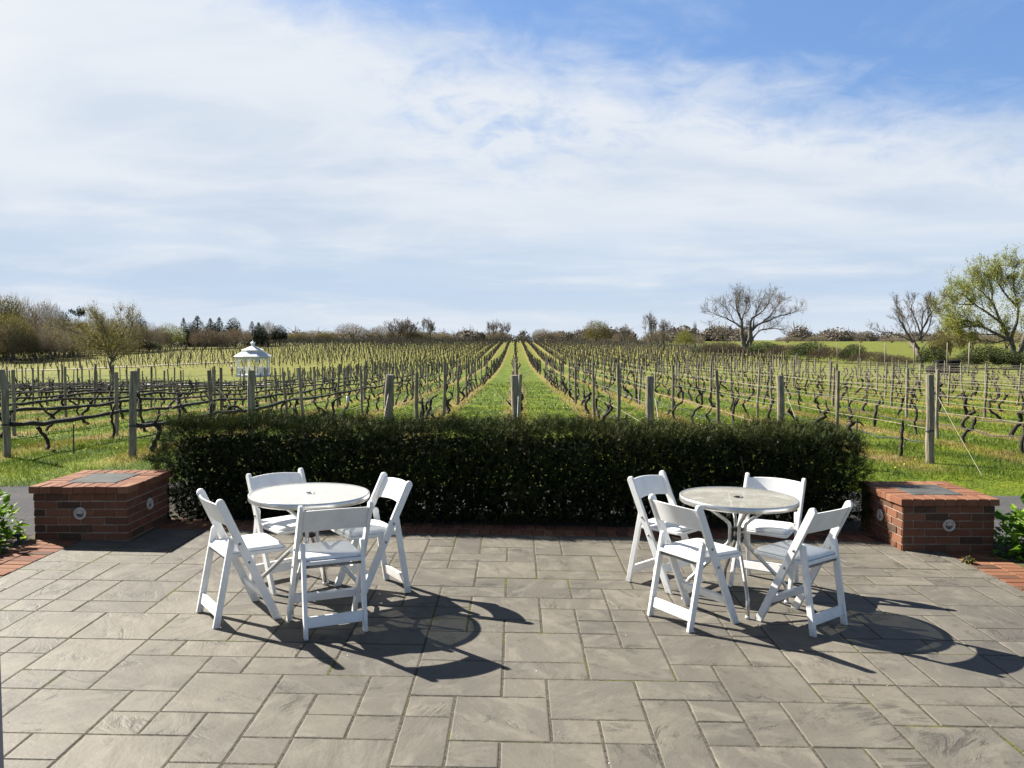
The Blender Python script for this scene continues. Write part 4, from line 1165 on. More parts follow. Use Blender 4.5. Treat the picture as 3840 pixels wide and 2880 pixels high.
def flecks(n_, c, r, size, seed, keep=.45, sc=.9, shell=.5):
    rg = np.random.default_rng(seed); d = rg.normal(0, 1, (n_ * 3, 3)); d /= np.linalg.norm(d, axis=1, keepdims=True)
    q = rg.uniform(0, 1, n_ * 3) ** shell
    P = d * q[:, None] * np.array(r) * (.86 + .28 * vnoise(d[:, 0] * 3 + seed, d[:, 2] * 3 + d[:, 1] * 2))[:, None] + np.array(c)
    m_ = vnoise(P[:, 0] * sc + seed, P[:, 2] * sc + P[:, 1] * .6) * .65 + .35 * vnoise(P[:, 0] * sc * 3, P[:, 2] * sc * 3 + P[:, 1]) > keep
    P = P[m_][:n_]; k = len(P); a = rg.normal(0, 1, (k, 3)); a[:, 2] += .6; a /= np.linalg.norm(a, axis=1, keepdims=True); b = np.cross(a, rg.normal(0, 1, (k, 3))); b /= np.linalg.norm(b, axis=1, keepdims=True)
    l = size * rg.uniform(.6, 1.5, k)[:, None]
    return np.stack([P - a*l*.5, P + b*l*.25, P + a*l*.5, P - b*l*.25], 1), rg.uniform(0, 1, k)
def both(A, B): return np.concatenate([A[0], B[0]]), np.concatenate([A[1], B[1]])
# trees close enough to show their limbs: main limbs drawn out, side branches grown from them
def limb_tree(limbs, org, sc, seed, side_L, levels, r_side, twig, every=.55, ang=.75, depth=.35, up=.12, kids=(2, 3), droop=0.0):
    """limbs: [(r0, r1, [(u, v), ...])] in sketch units (u right, v down), sc metres each"""
    rg = np.random.default_rng(seed); mb = MB(); tips = []
    def twigs(p, d, L, r, lev):
        ns = 3; P, D = [p], d / np.linalg.norm(d)
        for s in range(ns):
            D = D + rg.normal(0, .16, 3) + np.array([0, 0, up - droop * lev]); D /= np.linalg.norm(D); P.append(P[-1] + D * L / ns)
        r1 = max(r * .55, twig)
        mb.tube(np.array(P), np.linspace(r, r1, ns + 1), 4 if lev == 0 else 3, False)
        tips.append((P[-1], D, lev)); tips.append((P[-2], D, lev))
        if lev >= levels: return
        for k in range(int(rg.integers(kids[0], kids[1] + 1))):
            at = P[int(rg.integers(1, ns + 1))]; a = rg.uniform(0, 2*PI); sp = ang * rg.uniform(.5, 1.2)
            u = np.cross(D, [.3, .2, 1.0]); u /= np.linalg.norm(u); v = np.cross(D, u)
            twigs(at, D * math.cos(sp) + (u * math.cos(a) + v * math.sin(a)) * math.sin(sp), L * rg.uniform(.55, .85), r1, lev + 1)
    for (r0, r1, pts) in limbs:
        q = np.array([((u - org[0]) * sc, 0, -(v - org[1]) * sc) for u, v in pts])
        t = np.linspace(0, 1, len(q)); tt = np.linspace(0, 1, len(q) * 3)
        q = np.stack([np.interp(tt, t, q[:, k]) for k in range(3)], 1)
        dy = np.cumsum(rg.normal(0, .04, len(q)) + rg.choice([-1, 1]) * depth * .06) * (r1 < .15); q[:, 1] += dy * np.linspace(0, 1, len(q)) * 4
        q[1:-1] += rg.normal(0, .03, (len(q) - 2, 3)) * min(1, r1 * 8 + .3)
        rad = np.linspace(r0, r1, len(q)); mb.tube(q, rad, 8, False)
        seg = np.linalg.norm(np.diff(q, axis=0), axis=1); tot = seg.sum(); cum = np.concatenate([[0], np.cumsum(seg)])
        s = tot * (.25 if r1 < .12 else .62)
        while s < tot:
            k = min(np.searchsorted(cum, s), len(q) - 1); f = s / tot
            D = q[k] - q[k - 1]; D /= np.linalg.norm(D) + 1e-9
            a = rg.uniform(0, 2*PI); u = np.cross(D, [.1, 1.0, .2]); u /= np.linalg.norm(u); v = np.cross(D, u); sp = ang * rg.uniform(.7, 1.3)
            twigs(q[k].copy(), D * math.cos(sp) + (u * math.cos(a) + v * math.sin(a)) * math.sin(sp) + np.array([0, 0, .15]), side_L * rg.uniform(.6, 1.3) * (1.15 - .5 * f), min(r_side, rad[k] * .7), 0)
            s += every * rg.uniform(.6, 1.4)
        for k in range(2): twigs(q[-1].copy(), q[-1] - q[-3] + rg.normal(0, .15, 3), side_L * .8, r_side * .8, 0)
    return mb, tips
TW = [(0.450, 0.195, [(925,1500),(890,1200),(860,1050),(850,900),(850,780)]), (0.158, 0.038, [(850,780),(790,640),(740,560),(700,450),(670,330),(690,240)]),
 (0.144, 0.030, [(818,890),(700,800),(600,750),(500,680),(400,650),(300,600),(210,560)]), (0.115, 0.030, [(850,780),(800,620),(785,480),(800,330),(850,220)]),
 (0.130, 0.030, [(855,790),(870,680),(900,610),(1000,560),(1050,480),(1100,400)]), (0.522, 0.255, [(1000,1500),(1040,1200),(1050,1000),(1045,880)]),
 (0.202, 0.038, [(1045,880),(1050,760),(1080,690),(1200,620),(1270,540),(1330,420),(1380,270)]), (0.187, 0.030, [(1085,980),(1200,850),(1300,800),(1450,760),(1550,690),(1700,640),(1850,600),(1960,560)]),
 (0.130, 0.030, [(1300,800),(1370,730),(1500,650),(1560,560),(1650,480),(1750,380),(1800,310)]), (0.144, 0.030, [(1070,1190),(1150,1080),(1250,980),(1350,945),(1530,930),(1650,930),(1790,965)]),
 (0.115, 0.030, [(1100,930),(1120,720),(1180,560),(1250,420),(1290,290)]), (0.050, 0.022, [(640,830),(570,930),(460,1000)]), (0.058, 0.022, [(700,800),(560,560),(480,440),(430,400)]), (0.072, 0.022, [(900,610),(960,430),(990,330)])]
mb, tips = limb_tree(TW, (960, 1480), .0070, 5, 1.45, 3, .030, .011, .28, .70, .35, .10)
put_tree('bare_tree', 'large spreading leafless twin-trunk tree standing alone right of the vineyard middle', 'tree', 497/1790*130, 130, mb, raw_mesh('crown', *leaf_cloud(tips[::2], 1, .11, .20, 5, 2.6), M['brown']), zoff=-.05)
TB = [(.20, .14, [(640,1440),(625,1280),(612,1180),(618,1080)]), (.12, .02, [(606,1190),(500,1080),(400,960),(330,860),(250,790),(185,755)]), (.07, .015, [(520,1100),(380,1025),(200,990),(60,945)]),
 (.07, .015, [(470,1045),(400,890),(370,780),(310,690),(265,620)]), (.11, .015, [(618,1080),(630,900),(620,750),(640,590)]), (.08, .015, [(620,1010),(560,850),(500,740),(440,640),(415,570)]),
 (.08, .015, [(628,960),(700,830),(690,700),(650,600)]), (.08, .015, [(625,1060),(720,940),(765,800),(745,640)]), (.06, .012, [(560,1130),(500,960),(520,800),(480,690)]), (.06, .012, [(625,1000),(670,800),(720,660),(730,560)]), (.05, .012, [(600,1090),(560,960),(570,800),(560,650)]), (.05, .012, [(640,1180),(760,1060),(840,1000)])]
mb, tips = limb_tree(TB, (640, 1400), .0067, 6, .62, 3, .018, .0065, .26, .62, .35, .12)
put_tree('bare_tree', 'thin leafless upright tree left of the big leafy tree', 'tree', 875/1790*72, 72, mb, raw_mesh('crown', *leaf_cloud(tips[::3], 1, .05, .10, 6, 2.6), M['red']), zoff=.35)
TL = [(0.302, 0.182, [(1690,1450),(1670,1250),(1640,1130),(1580,1030)]), (0.158, 0.021, [(1640,1135),(1500,1060),(1300,950),(1150,890),(1000,850),(870,800)]), (0.158, 0.021, [(1580,1030),(1480,850),(1400,700),(1250,560),(1100,460)]),
 (0.158, 0.021, [(1640,1090),(1700,880),(1690,700),(1600,450),(1560,290)]), (0.115, 0.021, [(1530,930),(1350,800),(1180,700),(1000,600),(870,560)]), (0.302, 0.168, [(1720,1450),(1760,1200),(1800,1080),(1850,900)]), (0.158, 0.021, [(1850,900),(1850,700),(1800,500),(1780,240)]),
 (0.144, 0.021, [(1800,1100),(2000,900),(2200,750),(2350,700)]), (0.130, 0.021, [(1850,820),(2050,500),(2100,330)]), (0.115, 0.021, [(1690,720),(1480,500),(1380,360)]), (0.086, 0.014, [(1300,950),(1120,960),(960,990),(850,1010)]), (0.086, 0.014, [(1400,700),(1380,500),(1260,420)]),
 (0.086, 0.014, [(1180,700),(1050,700),(900,690)]), (0.086, 0.014, [(1620,1110),(1450,1150),(1300,1120),(1150,1090)]), (0.086, 0.014, [(1800,600),(1950,350),(1960,220)]), (0.072, 0.014, [(1500,1060),(1350,1050),(1180,1010)])]
mb, tips = limb_tree(TL, (1700, 1430), .0077, 7, 1.15, 3, .026, .009, .30, .62, .45, .17)
put_tree('leafy_tree', 'big tree with fresh yellow-green leaves at the right edge', 'tree', 1077/1790*76, 76, mb, raw_mesh('crown', *both(leaf_cloud([t for t in tips if t[0][2] > 2.6 + 1.0 * math.sin(t[0][0] * 2)], 4, .10, .17, 8), flecks(9500, (.6, 0, 5.6), (7.4, 5.0, 4.4), .12, 43, .46, .8, .4)), M['spring_leaf']), zoff=.1)
TD = [(.17, .13, [(935,960),(932,850),(930,780)]), (.10, .02, [(930,785),(890,700),(830,640),(740,560),(620,520)]), (.10, .02, [(933,780),(1000,680),(1080,640),(1160,560)]), (.10, .02, [(930,780),(935,690),(930,560),(900,430)]), (.09, .02, [(935,740),(1010,600),(1040,480),(1060,410)]),
 (.09, .02, [(905,730),(840,560),(780,470),(740,410)]), (.06, .015, [(935,790),(1050,740),(1140,690)]), (.06, .015, [(910,760),(800,720),(680,690)]), (.06, .015, [(850,660),(720,640),(610,610)]), (.06, .015, [(1040,660),(1110,520),(1130,450)]), (.06, .015, [(935,640),(990,480),(980,390)]), (.06, .015, [(880,660),(850,480),(840,390)])]
mb, tips = limb_tree(TD, (935, 940), .0128, 8, 1.0, 2, .030, .012, .30, .75, .5, .08)
put_tree('budding_tree', 'round budding olive-yellow tree standing on the grass left of the gazebo', 'tree', -873/1790*88, 88, mb, raw_mesh('crown', *both(leaf_cloud(tips, 4, .085, .22, 9, 2.0), flecks(5200, (0, 0, 4.6), (3.5, 3.2, 2.5), .11, 41, .40)), M['bud']))

# woodland kinds, shared meshes
def wood_crown(seed, w, h, base, nst, nlf, lsize, round_=1.0):
    """crown of many upswept twig strokes and small leaf flecks"""
    rg = np.random.default_rng(seed); lob = rg.normal(0, 1, (9, 3)); lob /= np.linalg.norm(lob, axis=1, keepdims=True)
    def pts(n_):
        d = rg.normal(0, 1, (n_, 3)); d[:, 2] = np.abs(d[:, 2]) * 1.0 - .35; d /= np.linalg.norm(d, axis=1, keepdims=True)
        r = rg.uniform(0.15, 1, n_) ** .45
        lump = 0.78 + .30 * np.max(np.clip(d @ lob.T, 0, 1) ** 3, axis=1)
        p = d * (r * lump)[:, None]
        return p, d
    p, d = pts(nst)
    c = np.array([w / 2, w / 2, (h - base) * .62]); o = np.array([0, 0, base + (h - base) * .36])
    A = p * c + o; dr = d * .7 + np.array([0, 0, .8]) + rg.normal(0, .35, (nst, 3)); dr /= np.linalg.norm(dr, axis=1, keepdims=True)
    L = rg.uniform(.4, 1.15, nst)[:, None] * h / 9
    s = np.cross(dr, rg.normal(0, 1, (nst, 3))); s /= np.linalg.norm(s, axis=1, keepdims=True); s *= .030 * h / 9
    st = np.stack([A - s, A + s, A + dr * L + s * .3, A + dr * L - s * .3], 1)
    q, d2 = pts(nlf); B = q * c + o; a = rg.normal(0, 1, (nlf, 3)); a /= np.linalg.norm(a, axis=1, keepdims=True); b = np.cross(a, rg.normal(0, 1, (nlf, 3))); b /= np.linalg.norm(b, axis=1, keepdims=True)
    l = lsize * rg.uniform(.6, 1.5, nlf)[:, None]
    lf = np.stack([B - a*l*.5, B + b*l*.3, B + a*l*.5, B - b*l*.3], 1)
    return np.concatenate([st, lf]), np.concatenate([rg.uniform(.1, .8, nst), rg.uniform(0, 1, nlf)])
def wood_trunk(seed, h, nst=1, r=.2):
    rg = np.random.default_rng(seed); mb = MB()
    for q in range(nst):
        a = rg.uniform(0, 6.28)
        top = np.array([math.cos(a) * h * .12 * (nst > 1), math.sin(a) * h * .12 * (nst > 1), h * .62])
        mb.tube([(rg.normal(0, .2), rg.normal(0, .2), -.4), top * .5 + rg.normal(0, .1, 3), top], [r, r * .75, r * .3], 6, False)
        for b in range(6):
            s = rg.uniform(.3, .7); e = top * s; d = np.array([rg.normal(0, 1), rg.normal(0, 1), 1.0]); d /= np.linalg.norm(d)
            mb.tube([e, e + d * h * .16, e + d * h * .28 + np.array([0, 0, h * .06])], [r * .4, r * .25, r * .1], 4, False)
    return mb
def conifer(seed, h, w):
    rg = np.random.default_rng(seed); n_ = 2000; z = rg.uniform(0.04, 1, n_) ** 1.15; tier = .86 + .14 * np.sin(z * 40 + rg.uniform(0, 1.5, n_)) + .18 * (vnoise(z * 9, rg.uniform(0, 3, n_)) - .5)
    r = (1 - z) ** 1.0 * tier * w / 2 * rg.uniform(.45, 1.25, n_) + .06
    a = rg.uniform(0, 2*PI, n_); C = np.stack([np.cos(a) * r, np.sin(a) * r, z * h - .12 * r], 1)
    d = np.stack([np.cos(a), np.sin(a), rg.normal(-.15, .25, n_)], 1); s = np.stack([-np.sin(a), np.cos(a), rg.normal(0, .4, n_)], 1)
    L = rg.uniform(.22, .5, n_)[:, None] * (h / 9) * (1.15 - .75 * z)[:, None]
    q = np.stack([C - d*L*.4, C + s*L*.35, C + d*L*.8, C - s*L*.35], 1)
    tr = MB(); tr.tube([(0, 0, -.4), (0, 0, h * .95)], [.2, .04], 6, False)
    return tr, q, rg.uniform(0, 1, n_)
def flatpine(seed, h, w):
    rg = np.random.default_rng(seed); tr = MB(); tr.tube([(0, 0, -.4), (.3, 0, h*.5), (.1, 0, h*.95)], [.25, .18, .08], 6, False)
    Q, T = [], []
    for c in range(9):
        cz = h * rg.uniform(.55, 1); cx, cy = rg.normal(0, w*.22), rg.normal(0, w*.22); tr.tube([(.2, 0, cz - .6), (cx, cy, cz)], [.07, .03], 4, False)
        n_ = 130; C = rg.normal(0, 1, (n_, 3)) * np.array([w*.13, w*.13, h*.035]) + np.array([cx, cy, cz])
        a = rg.normal(0, 1, (n_, 3)); a /= np.linalg.norm(a, axis=1, keepdims=True); b = np.cross(a, rg.normal(0, 1, (n_, 3))); b /= np.linalg.norm(b, axis=1, keepdims=True)
        Q.append(np.stack([C - a*.3, C + b*.15, C + a*.3, C - b*.15], 1)); T.append(rg.uniform(0, 1, n_))
    return tr, np.concatenate(Q), np.concatenate(T)
KIND = {}
def kind(name, mat, n_var, fn):
    KIND[name] = []
    for i in range(n_var):
        tr, q, tt = fn(i); KIND[name].append((tr.mesh('trunk', M['greybark'], True), raw_mesh('crown', q, tt, M[mat])))
kind('olive', 'olive', 3, lambda i: (wood_trunk(60+i, 10, 2), *wood_crown(600+i, 8.5, 10, .2, 2200, 4600, .25)))
kind('brown', 'brown', 3, lambda i: (wood_trunk(70+i, 10, 3), *wood_crown(700+i, 9.5, 10, .2, 3200, 2600, .20)))
kind('red', 'red', 2, lambda i: (wood_trunk(80+i, 10, 3), *wood_crown(800+i, 11, 10, .2, 2600, 3000, .22)))
kind('lime', 'lime', 2, lambda i: (wood_trunk(90+i, 10, 2), *wood_crown(900+i, 9, 10, .5, 1500, 3000, .28)))
kind('bramble', 'bramble', 2, lambda i: (wood_trunk(84+i, 4, 3, .06), *wood_crown(1800+i, 11, 10, .0, 3200, 2200, .30)))
kind('scrub', 'scrub', 2, lambda i: (wood_trunk(86+i, 4, 3, .06), *wood_crown(1850+i, 9, 10, .0, 1400, 4200, .34)))
kind('pine', 'pine', 2, lambda i: conifer(950+i, 10, 5.0))
kind('flat', 'pine', 1, lambda i: flatpine(970+i, 10, 7))
kind('dark', 'pine', 1, lambda i: (wood_trunk(99, 10, 1), *wood_crown(990, 7, 10, .8, 600, 2600, .4)))
def bare_kind(i):
    mb, tips = grow_tree(300+i, [(0, 0, (0, 0, 1), .9, 1), (0, 0, (-.5, .1, 1), 1, .7), (0, 0, (.5, -.1, 1), 1, .7)], 5, 3.0, .28, .48, (3, 3), .72, .09, .030, 0)
    mb, tips = fit(mb, tips, 8.5, 10)
    q, tt = leaf_cloud(tips, 2, .20, .28, 310+i, 3.5); return mb, q, tt
kind('bare', 'brown', 3, bare_kind)
_LB = {'olive': ('woodland_tree', 'olive budding woodland tree'), 'brown': ('woodland_tree', 'brown leafless woodland tree'), 'red': ('woodland_tree', 'low reddish-brown budding tree'),
       'lime': ('woodland_tree', 'yellow-green leafing tree'), 'pine': ('conifer', 'dark pointed conifer'), 'flat': ('pine_tree', 'small flat-topped dark pine'), 'dark': ('evergreen_tree', 'round dark evergreen tree'), 'bare': ('bare_tree', 'bare grey branching tree'), 'scrub': ('bush', 'dark green bush'), 'bramble': ('bush', 'brown bushy thicket')}
rt = np.random.default_rng(404)
def px_tree(kd, x, top, dist, w, where, base=None, sink=0.0):
    """x, top measured on the photograph's 2212-pixel view; w = crown width in the same pixels"""
    X = (x - 1114) / 1790 * dist; zt = 1.77 + (733 - top) / 1790 * dist
    z0 = tz(X, dist); h = max(zt - z0, 1.0) + sink; W = w / 1790 * dist * (2.1 if kd == 'pine' else 1.0)
    tr, cr = KIND[kd][int(rt.integers(0, len(KIND[kd])))]
    w0 = {'olive': 8.5, 'brown': 9.5, 'red': 11, 'lime': 9, 'pine': 5, 'flat': 7, 'dark': 7, 'bare': 8.5, 'scrub': 9, 'bramble': 11}[kd]
    nm, lb = _LB[kd]
    t = thing(nm, f'{lb} {where}', 'bush' if nm == 'bush' else 'tree', (X, dist, z0 - sink), rt.uniform(0, 6.28), 'trees along the edge of the vineyard')
    t.scale = (W / w0, W / w0, h / 10)
    link('trunk', tr, t); link('crown', cr, t)
lw = 'in the wood on the far left'
L = [('olive',-70,612,165,120,'at the left picture edge, behind the tallest'),('olive',8,622,160,92,'tallest, at the left picture edge'),('brown',44,640,170,80,'beside the tallest at the left edge'),
 ('olive',30,672,150,90,'low in front of the tallest at left'),('brown',88,646,175,84,'crowning the wood over the left end posts'),('brown',118,662,165,70,'right of the highest part of the left wood'),
 ('brown',70,690,155,90,'low in the shade of the left wood'),('dark',136,676,170,44,'at the step down of the left wood'),('brown',112,700,152,70,'low at the step down of the left wood'),('flat',172,669,190,34,'poking out behind the budding tree'),
 ('olive',168,684,180,66,'left behind the budding tree'),('brown',206,677,190,66,'directly behind the budding tree'),('olive',246,680,190,70,'right behind the budding tree'),('brown',285,690,185,60,'right of the budding tree crown'),
 ('dark',302,683,200,40,'dark top right of the budding tree'),('brown',322,698,185,50,'reddish, between two evergreens'),('brown',345,702,190,50,'low before the yellow-green tree'),('lime',368,697,195,64,'brightest in the left treeline'),
 ('pine',397,686,215,22,'slim, leftmost of the conifer group'),('pine',427,682,215,40,'tallest and broadest of the conifer group'),('pine',455,687,215,30,'in the middle of the conifer group'),('pine',474,685,215,30,'right of the conifer group middle'),
 ('dark',414,698,212,46,'dense, filling below the tallest conifer'),('dark',463,698,212,54,'dense, filling below the conifer group right half'),('dark',560,703,206,40,'dense, filling below the close conifer pair'),
 ('red',443,705,195,78,'below the conifer group'),('dark',505,688,215,40,'broad, right of the conifer group'),('red',508,704,200,70,'below the broad evergreen'),('brown',480,712,195,50,'low between two reddish trees'),
 ('pine',545,694,210,26,'left of a close pair above the gazebo'),('pine',559,696,210,26,'right of a close pair above the gazebo'),('brown',578,696,215,50,'just right of the conifer pair'),('dark',604,703,215,42,'dark end of the left treeline'),
 ('brown',150,705,158,70,'low and dark left of the budding tree'),('brown',20,700,148,90,'low at the left edge behind the posts')]
for kd, x, top, d, w, wh in L: px_tree(kd, x, top, d, w, wh if 'wood' in wh else wh + ', far left wood' if len(wh.split()) < 7 else wh)
for q in range(15): L2 = px_tree(['scrub', 'bramble', 'scrub'][q % 3], -60 + 27 * q + (q % 2) * 8, 712 + 10 * ((q * 7) % 3) * .5 + q * .6, 150 + 2 * q, 58, f'at the foot of the left wood, {ordinal(q + 1)} from left')
C = [('olive',640,717,330,50,'low on the horizon right of the gazebo'),('brown',672,714,330,60,'low second right of the gazebo on the horizon'),('olive',706,714,330,46,'low third right of the gazebo on the horizon'),
 ('red',762,699,315,90,'rounded, left of the bare grey clump'),('brown',822,704,315,60,'between the reddish crown and grey clump'),('bare',858,692,312,50,'left in the tall grey clump'),('bare',880,687,312,60,'tallest in the tall grey clump'),
 ('brown',876,704,316,74,'thick twiggy, low in the grey clump'),('bare',926,687,312,44,'pale, right in the tall grey clump'),('brown',955,716,318,50,'low, right of the grey clump'),('olive',900,714,318,70,'low below the grey clump'),('flat',1007,715,320,17,'left of the dark round one'),
 ('dark',1041,717,320,17,'near the middle of the horizon'),('bare',1066,690,320,34,'left of two over the middle horizon'),('bare',1089,695,320,32,'right of two over the middle horizon'),('brown',1075,713,325,54,'low under the two bare ones'),
 ('bare',1131,711,330,16,'tiny, just right of the aisle end'),('brown',1172,711,330,54,'in a mound right of the aisle'),('brown',1200,715,330,44,'low right of the mound'),('dark',1234,720,330,13,'small leaning by the aisle right side'),
 ('olive',1290,690,225,62,'fan-shaped, willow-like, right of the aisle'),('bare',1345,701,225,50,'between fan-shaped tree and tall pair'),('brown',1345,714,230,56,'low between the fan-shaped tree and pair'),('bare',1404,675,205,38,'left, taller of a pair before the ridge'),('bare',1432,689,205,34,'right, shorter of a pair before the ridge'),
 ('brown',1420,712,208,64,'low under the tall pair'),('lime',1478,711,170,44,'bushy, left of the dead stick tree'),('bare',1501,694,165,12,'dead stick-like, left of the twin-trunk tree'),('brown',1500,722,180,46,'low behind the dead stick tree')]
for kd, x, top, d, w, wh in C: px_tree(kd, x, top, d, w, wh)
Rr = [('brown',1760,724,330,50,'low on the far right horizon, left of the field'),('brown',1700,727,300,60,'low behind the twin-trunk tree'),('bare',1857,722,330,22,'small, alone on the right horizon'),('brown',1925,730,360,60,'on the skyline left of the thin bare tree'),
 ('brown',1990,726,360,70,'on the skyline behind the thin bare tree'),('olive',2050,700,130,70,'low between the two right-hand trees'),('brown',2095,715,200,90,'behind the leafy tree, left part'),('brown',2170,712,200,90,'behind the leafy tree, right part'),('olive',2030,712,110,50,'tangled, against the thin bare tree')]
for kd, x, top, d, w, wh in Rr: px_tree(kd, x, top, d, w, wh)
# shrubs and brambles along the right-hand fence
B = [('red',1560,738,120,60,'brown bramble, under the twin-trunk tree left side'),('olive',1650,741,112,60,'green-brown bush, right of the twin-trunk tree'),('red',1700,745,105,60,'brown bramble, second right of the twin-trunk tree'),('olive',1745,740,98,56,'greenish bush, third right of the twin-trunk tree'),
 ('red',1790,750,92,60,'brown bramble, left of the dark green bush'),('lime',1840,745,90,40,'dark green rounded bush before the field'),('red',1880,760,84,70,'brown bramble, right of the dark green bush'),('red',1935,768,76,60,'brown bramble, left of the thin bare tree'),
 ('olive',2010,752,72,50,'tangled bush, at the foot of the thin bare tree'),('red',2075,770,74,60,'brown bramble, behind the black bales'),('lime',2130,750,72,80,'bright green bush, below the leafy tree'),('olive',2190,762,70,70,'bush, at the foot of the leafy tree'),('red',1600,752,118,60,'brown bramble, at the twin trunk foot'),('olive',1530,748,125,50,'greenish bush, left end of the fence')]
for kd, x, top, d, w, wh in B:
    X = (x - 1114) / 1790 * d; z0 = tz(X, d); h = max(1.77 + (733 - top) / 1790 * d - z0, .6) * 1.1; W = w / 1790 * d * 1.5
    kd = {'olive': 'scrub', 'red': 'bramble', 'lime': 'scrub'}[kd]; tr, cr = KIND[kd][int(rt.integers(0, 2))]; w0 = {'bramble': 11, 'scrub': 9}[kd]
    t = thing('bush', wh.replace(',', ' growing', 1), 'bush', (X, d, z0), rt.uniform(0, 6), 'bushes along the right fence'); t.scale = (W / w0, W / w0, h / 10 * 1.05)
    link('stems', tr, t); link('crown', cr, t)
# far woods that read as one mass
def far_woods():
    rg = np.random.default_rng(66); Q, T = [], []
    base = [(KIND['brown'][i][1], KIND['red'][i % 2][1]) for i in range(2)]
    def verts(me):
        a = np.empty(len(me.vertices) * 3, dtype=np.float32); me.vertices.foreach_get('co', a); return a.reshape(-1, 4, 3)[3000::3]
    src = [verts(m_) for p in base for m_ in p]
    for k in range(210):
        x = rg.uniform(-620, 560); y = rg.uniform(560, 700)
        h = rg.uniform(6, 9) + (4.5 * math.exp(-((x - 150) / 90) ** 2)) + 4.0
        v = src[int(rg.integers(0, 4))].copy(); a = rg.uniform(0, 6.28); c, s = math.cos(a), math.sin(a)
        w = rg.uniform(14, 24) / 10
        vx = (v[..., 0] * c - v[..., 1] * s) * w + x; vy = (v[..., 0] * s + v[..., 1] * c) * w + y; vz = v[..., 2] * h / 10 - 4.5 + tz(x, y)
        ctr = np.stack([vx, vy, vz], -1); mid = ctr.mean(1, keepdims=True); Q.append(mid + (ctr - mid) * 4.5); T.append(rg.uniform(0, .8, len(v)))
    o = link('distant_woods', raw_mesh('distant_woods', np.concatenate(Q), np.concatenate(T), M['ridge'])); tag(o, 'brown wooded ridge far off on the horizon', 'woods', None, 'stuff')
far_woods()

# deer fence posts on the right
FP = [(1527,150),(1545,141),(1566,134),(1590,128),(1618,121),(1655,114),(1694,107),(1727,100),(1767,92),(1807,84),(1855,76),(1910,68),(1972,61),(2044,57),(2090,54)]
fm = MB(); fm.tube([(0, 0, -.3), (.01, 0, 1.2), (0, 0, 2.45)], [.05, .048, .045], 8); fme = fm.mesh('fence_post', M['post'], True)
for i, (x, d) in enumerate(FP):
    X = (x - 1114) / 1790 * d; o = link('fence_post', fme); o.location = (X, d, tz(X, d)); o.rotation_euler = (0, rt.normal(0, .01), 0)
    o.scale = (1, 1, (1.77 + (733 - 740) / 1790 * d - tz(X, d)) / 2.45)
    tag(o, f'tall thin deer fence post, {ordinal(len(FP) - i)} from the right end of its line', 'fence post', 'tall deer fence posts on the right')

# black bales and white pipes by the right fence
def bale(x, y, z, lx, ly, lz, lb):
    mb = MB(); n_ = 12; prof = []
    rg = np.random.default_rng(int(x * 100)); vs, fs = [], []
    for k in range(9):
        q = -1 + 2 * k / 8; e = (1 - abs(q) ** 6) ** .5 * .12 + .88 if abs(q) < 1 else .82
        for a in range(n_):
            t_ = 2 * PI * a / n_; c, s = math.cos(t_), math.sin(t_); r = 1 / (abs(c) ** 5 + abs(s) ** 5) ** .2 * e * rg.uniform(.96, 1.03)
            vs.append((q * lx / 2, c * r * ly / 2, s * r * lz / 2))
    for k in range(8):
        for a in range(n_): fs.append((k*n_+a, k*n_+(a+1)%n_, (k+1)*n_+(a+1)%n_, (k+1)*n_+a))
    fs += [tuple(range(n_-1, -1, -1)), tuple(8*n_+a for a in range(n_))]
    mb.add(vs, fs); o = mb.build('wrapped_bale', M['wrap'], None, True); o.location = (x, y, z); tag(o, lb, 'bale', 'black wrapped bales near the right fence')
zb = tz(31.4, 61)
bale(30.85, 61.0, zb + .24, 1.15, .8, .50, 'black plastic wrapped bale, lower left in the stack under the bare tree')
bale(32.0, 61.0, zb + .24, 1.15, .8, .50, 'black plastic wrapped bale, lower right in the stack under the bare tree')
bale(31.25, 61.0, zb + .72, .80, .75, .46, 'black plastic wrapped bale, upper left in the stack under the bare tree')
bale(32.1, 61.0, zb + .72, .85, .75, .46, 'black plastic wrapped bale, upper right in the stack under the bare tree')
for dx, lb in ((2.0, 'white plastic pipe leaning by the black bales, left of two'), (2.25, 'white plastic pipe leaning by the black bales, right of two')):
    mb = MB(); mb.tube([(0, 0, 0), (-.28, 0, .36 + (dx - 2) * .5)], .05, 8); o = mb.build('plastic_pipe', M['whiteplastic'], None, True); o.location = (30.9 + dx, 60.6, tz(32.9, 60.6) + .03); tag(o, lb, 'pipe', 'white pipes near the bales')

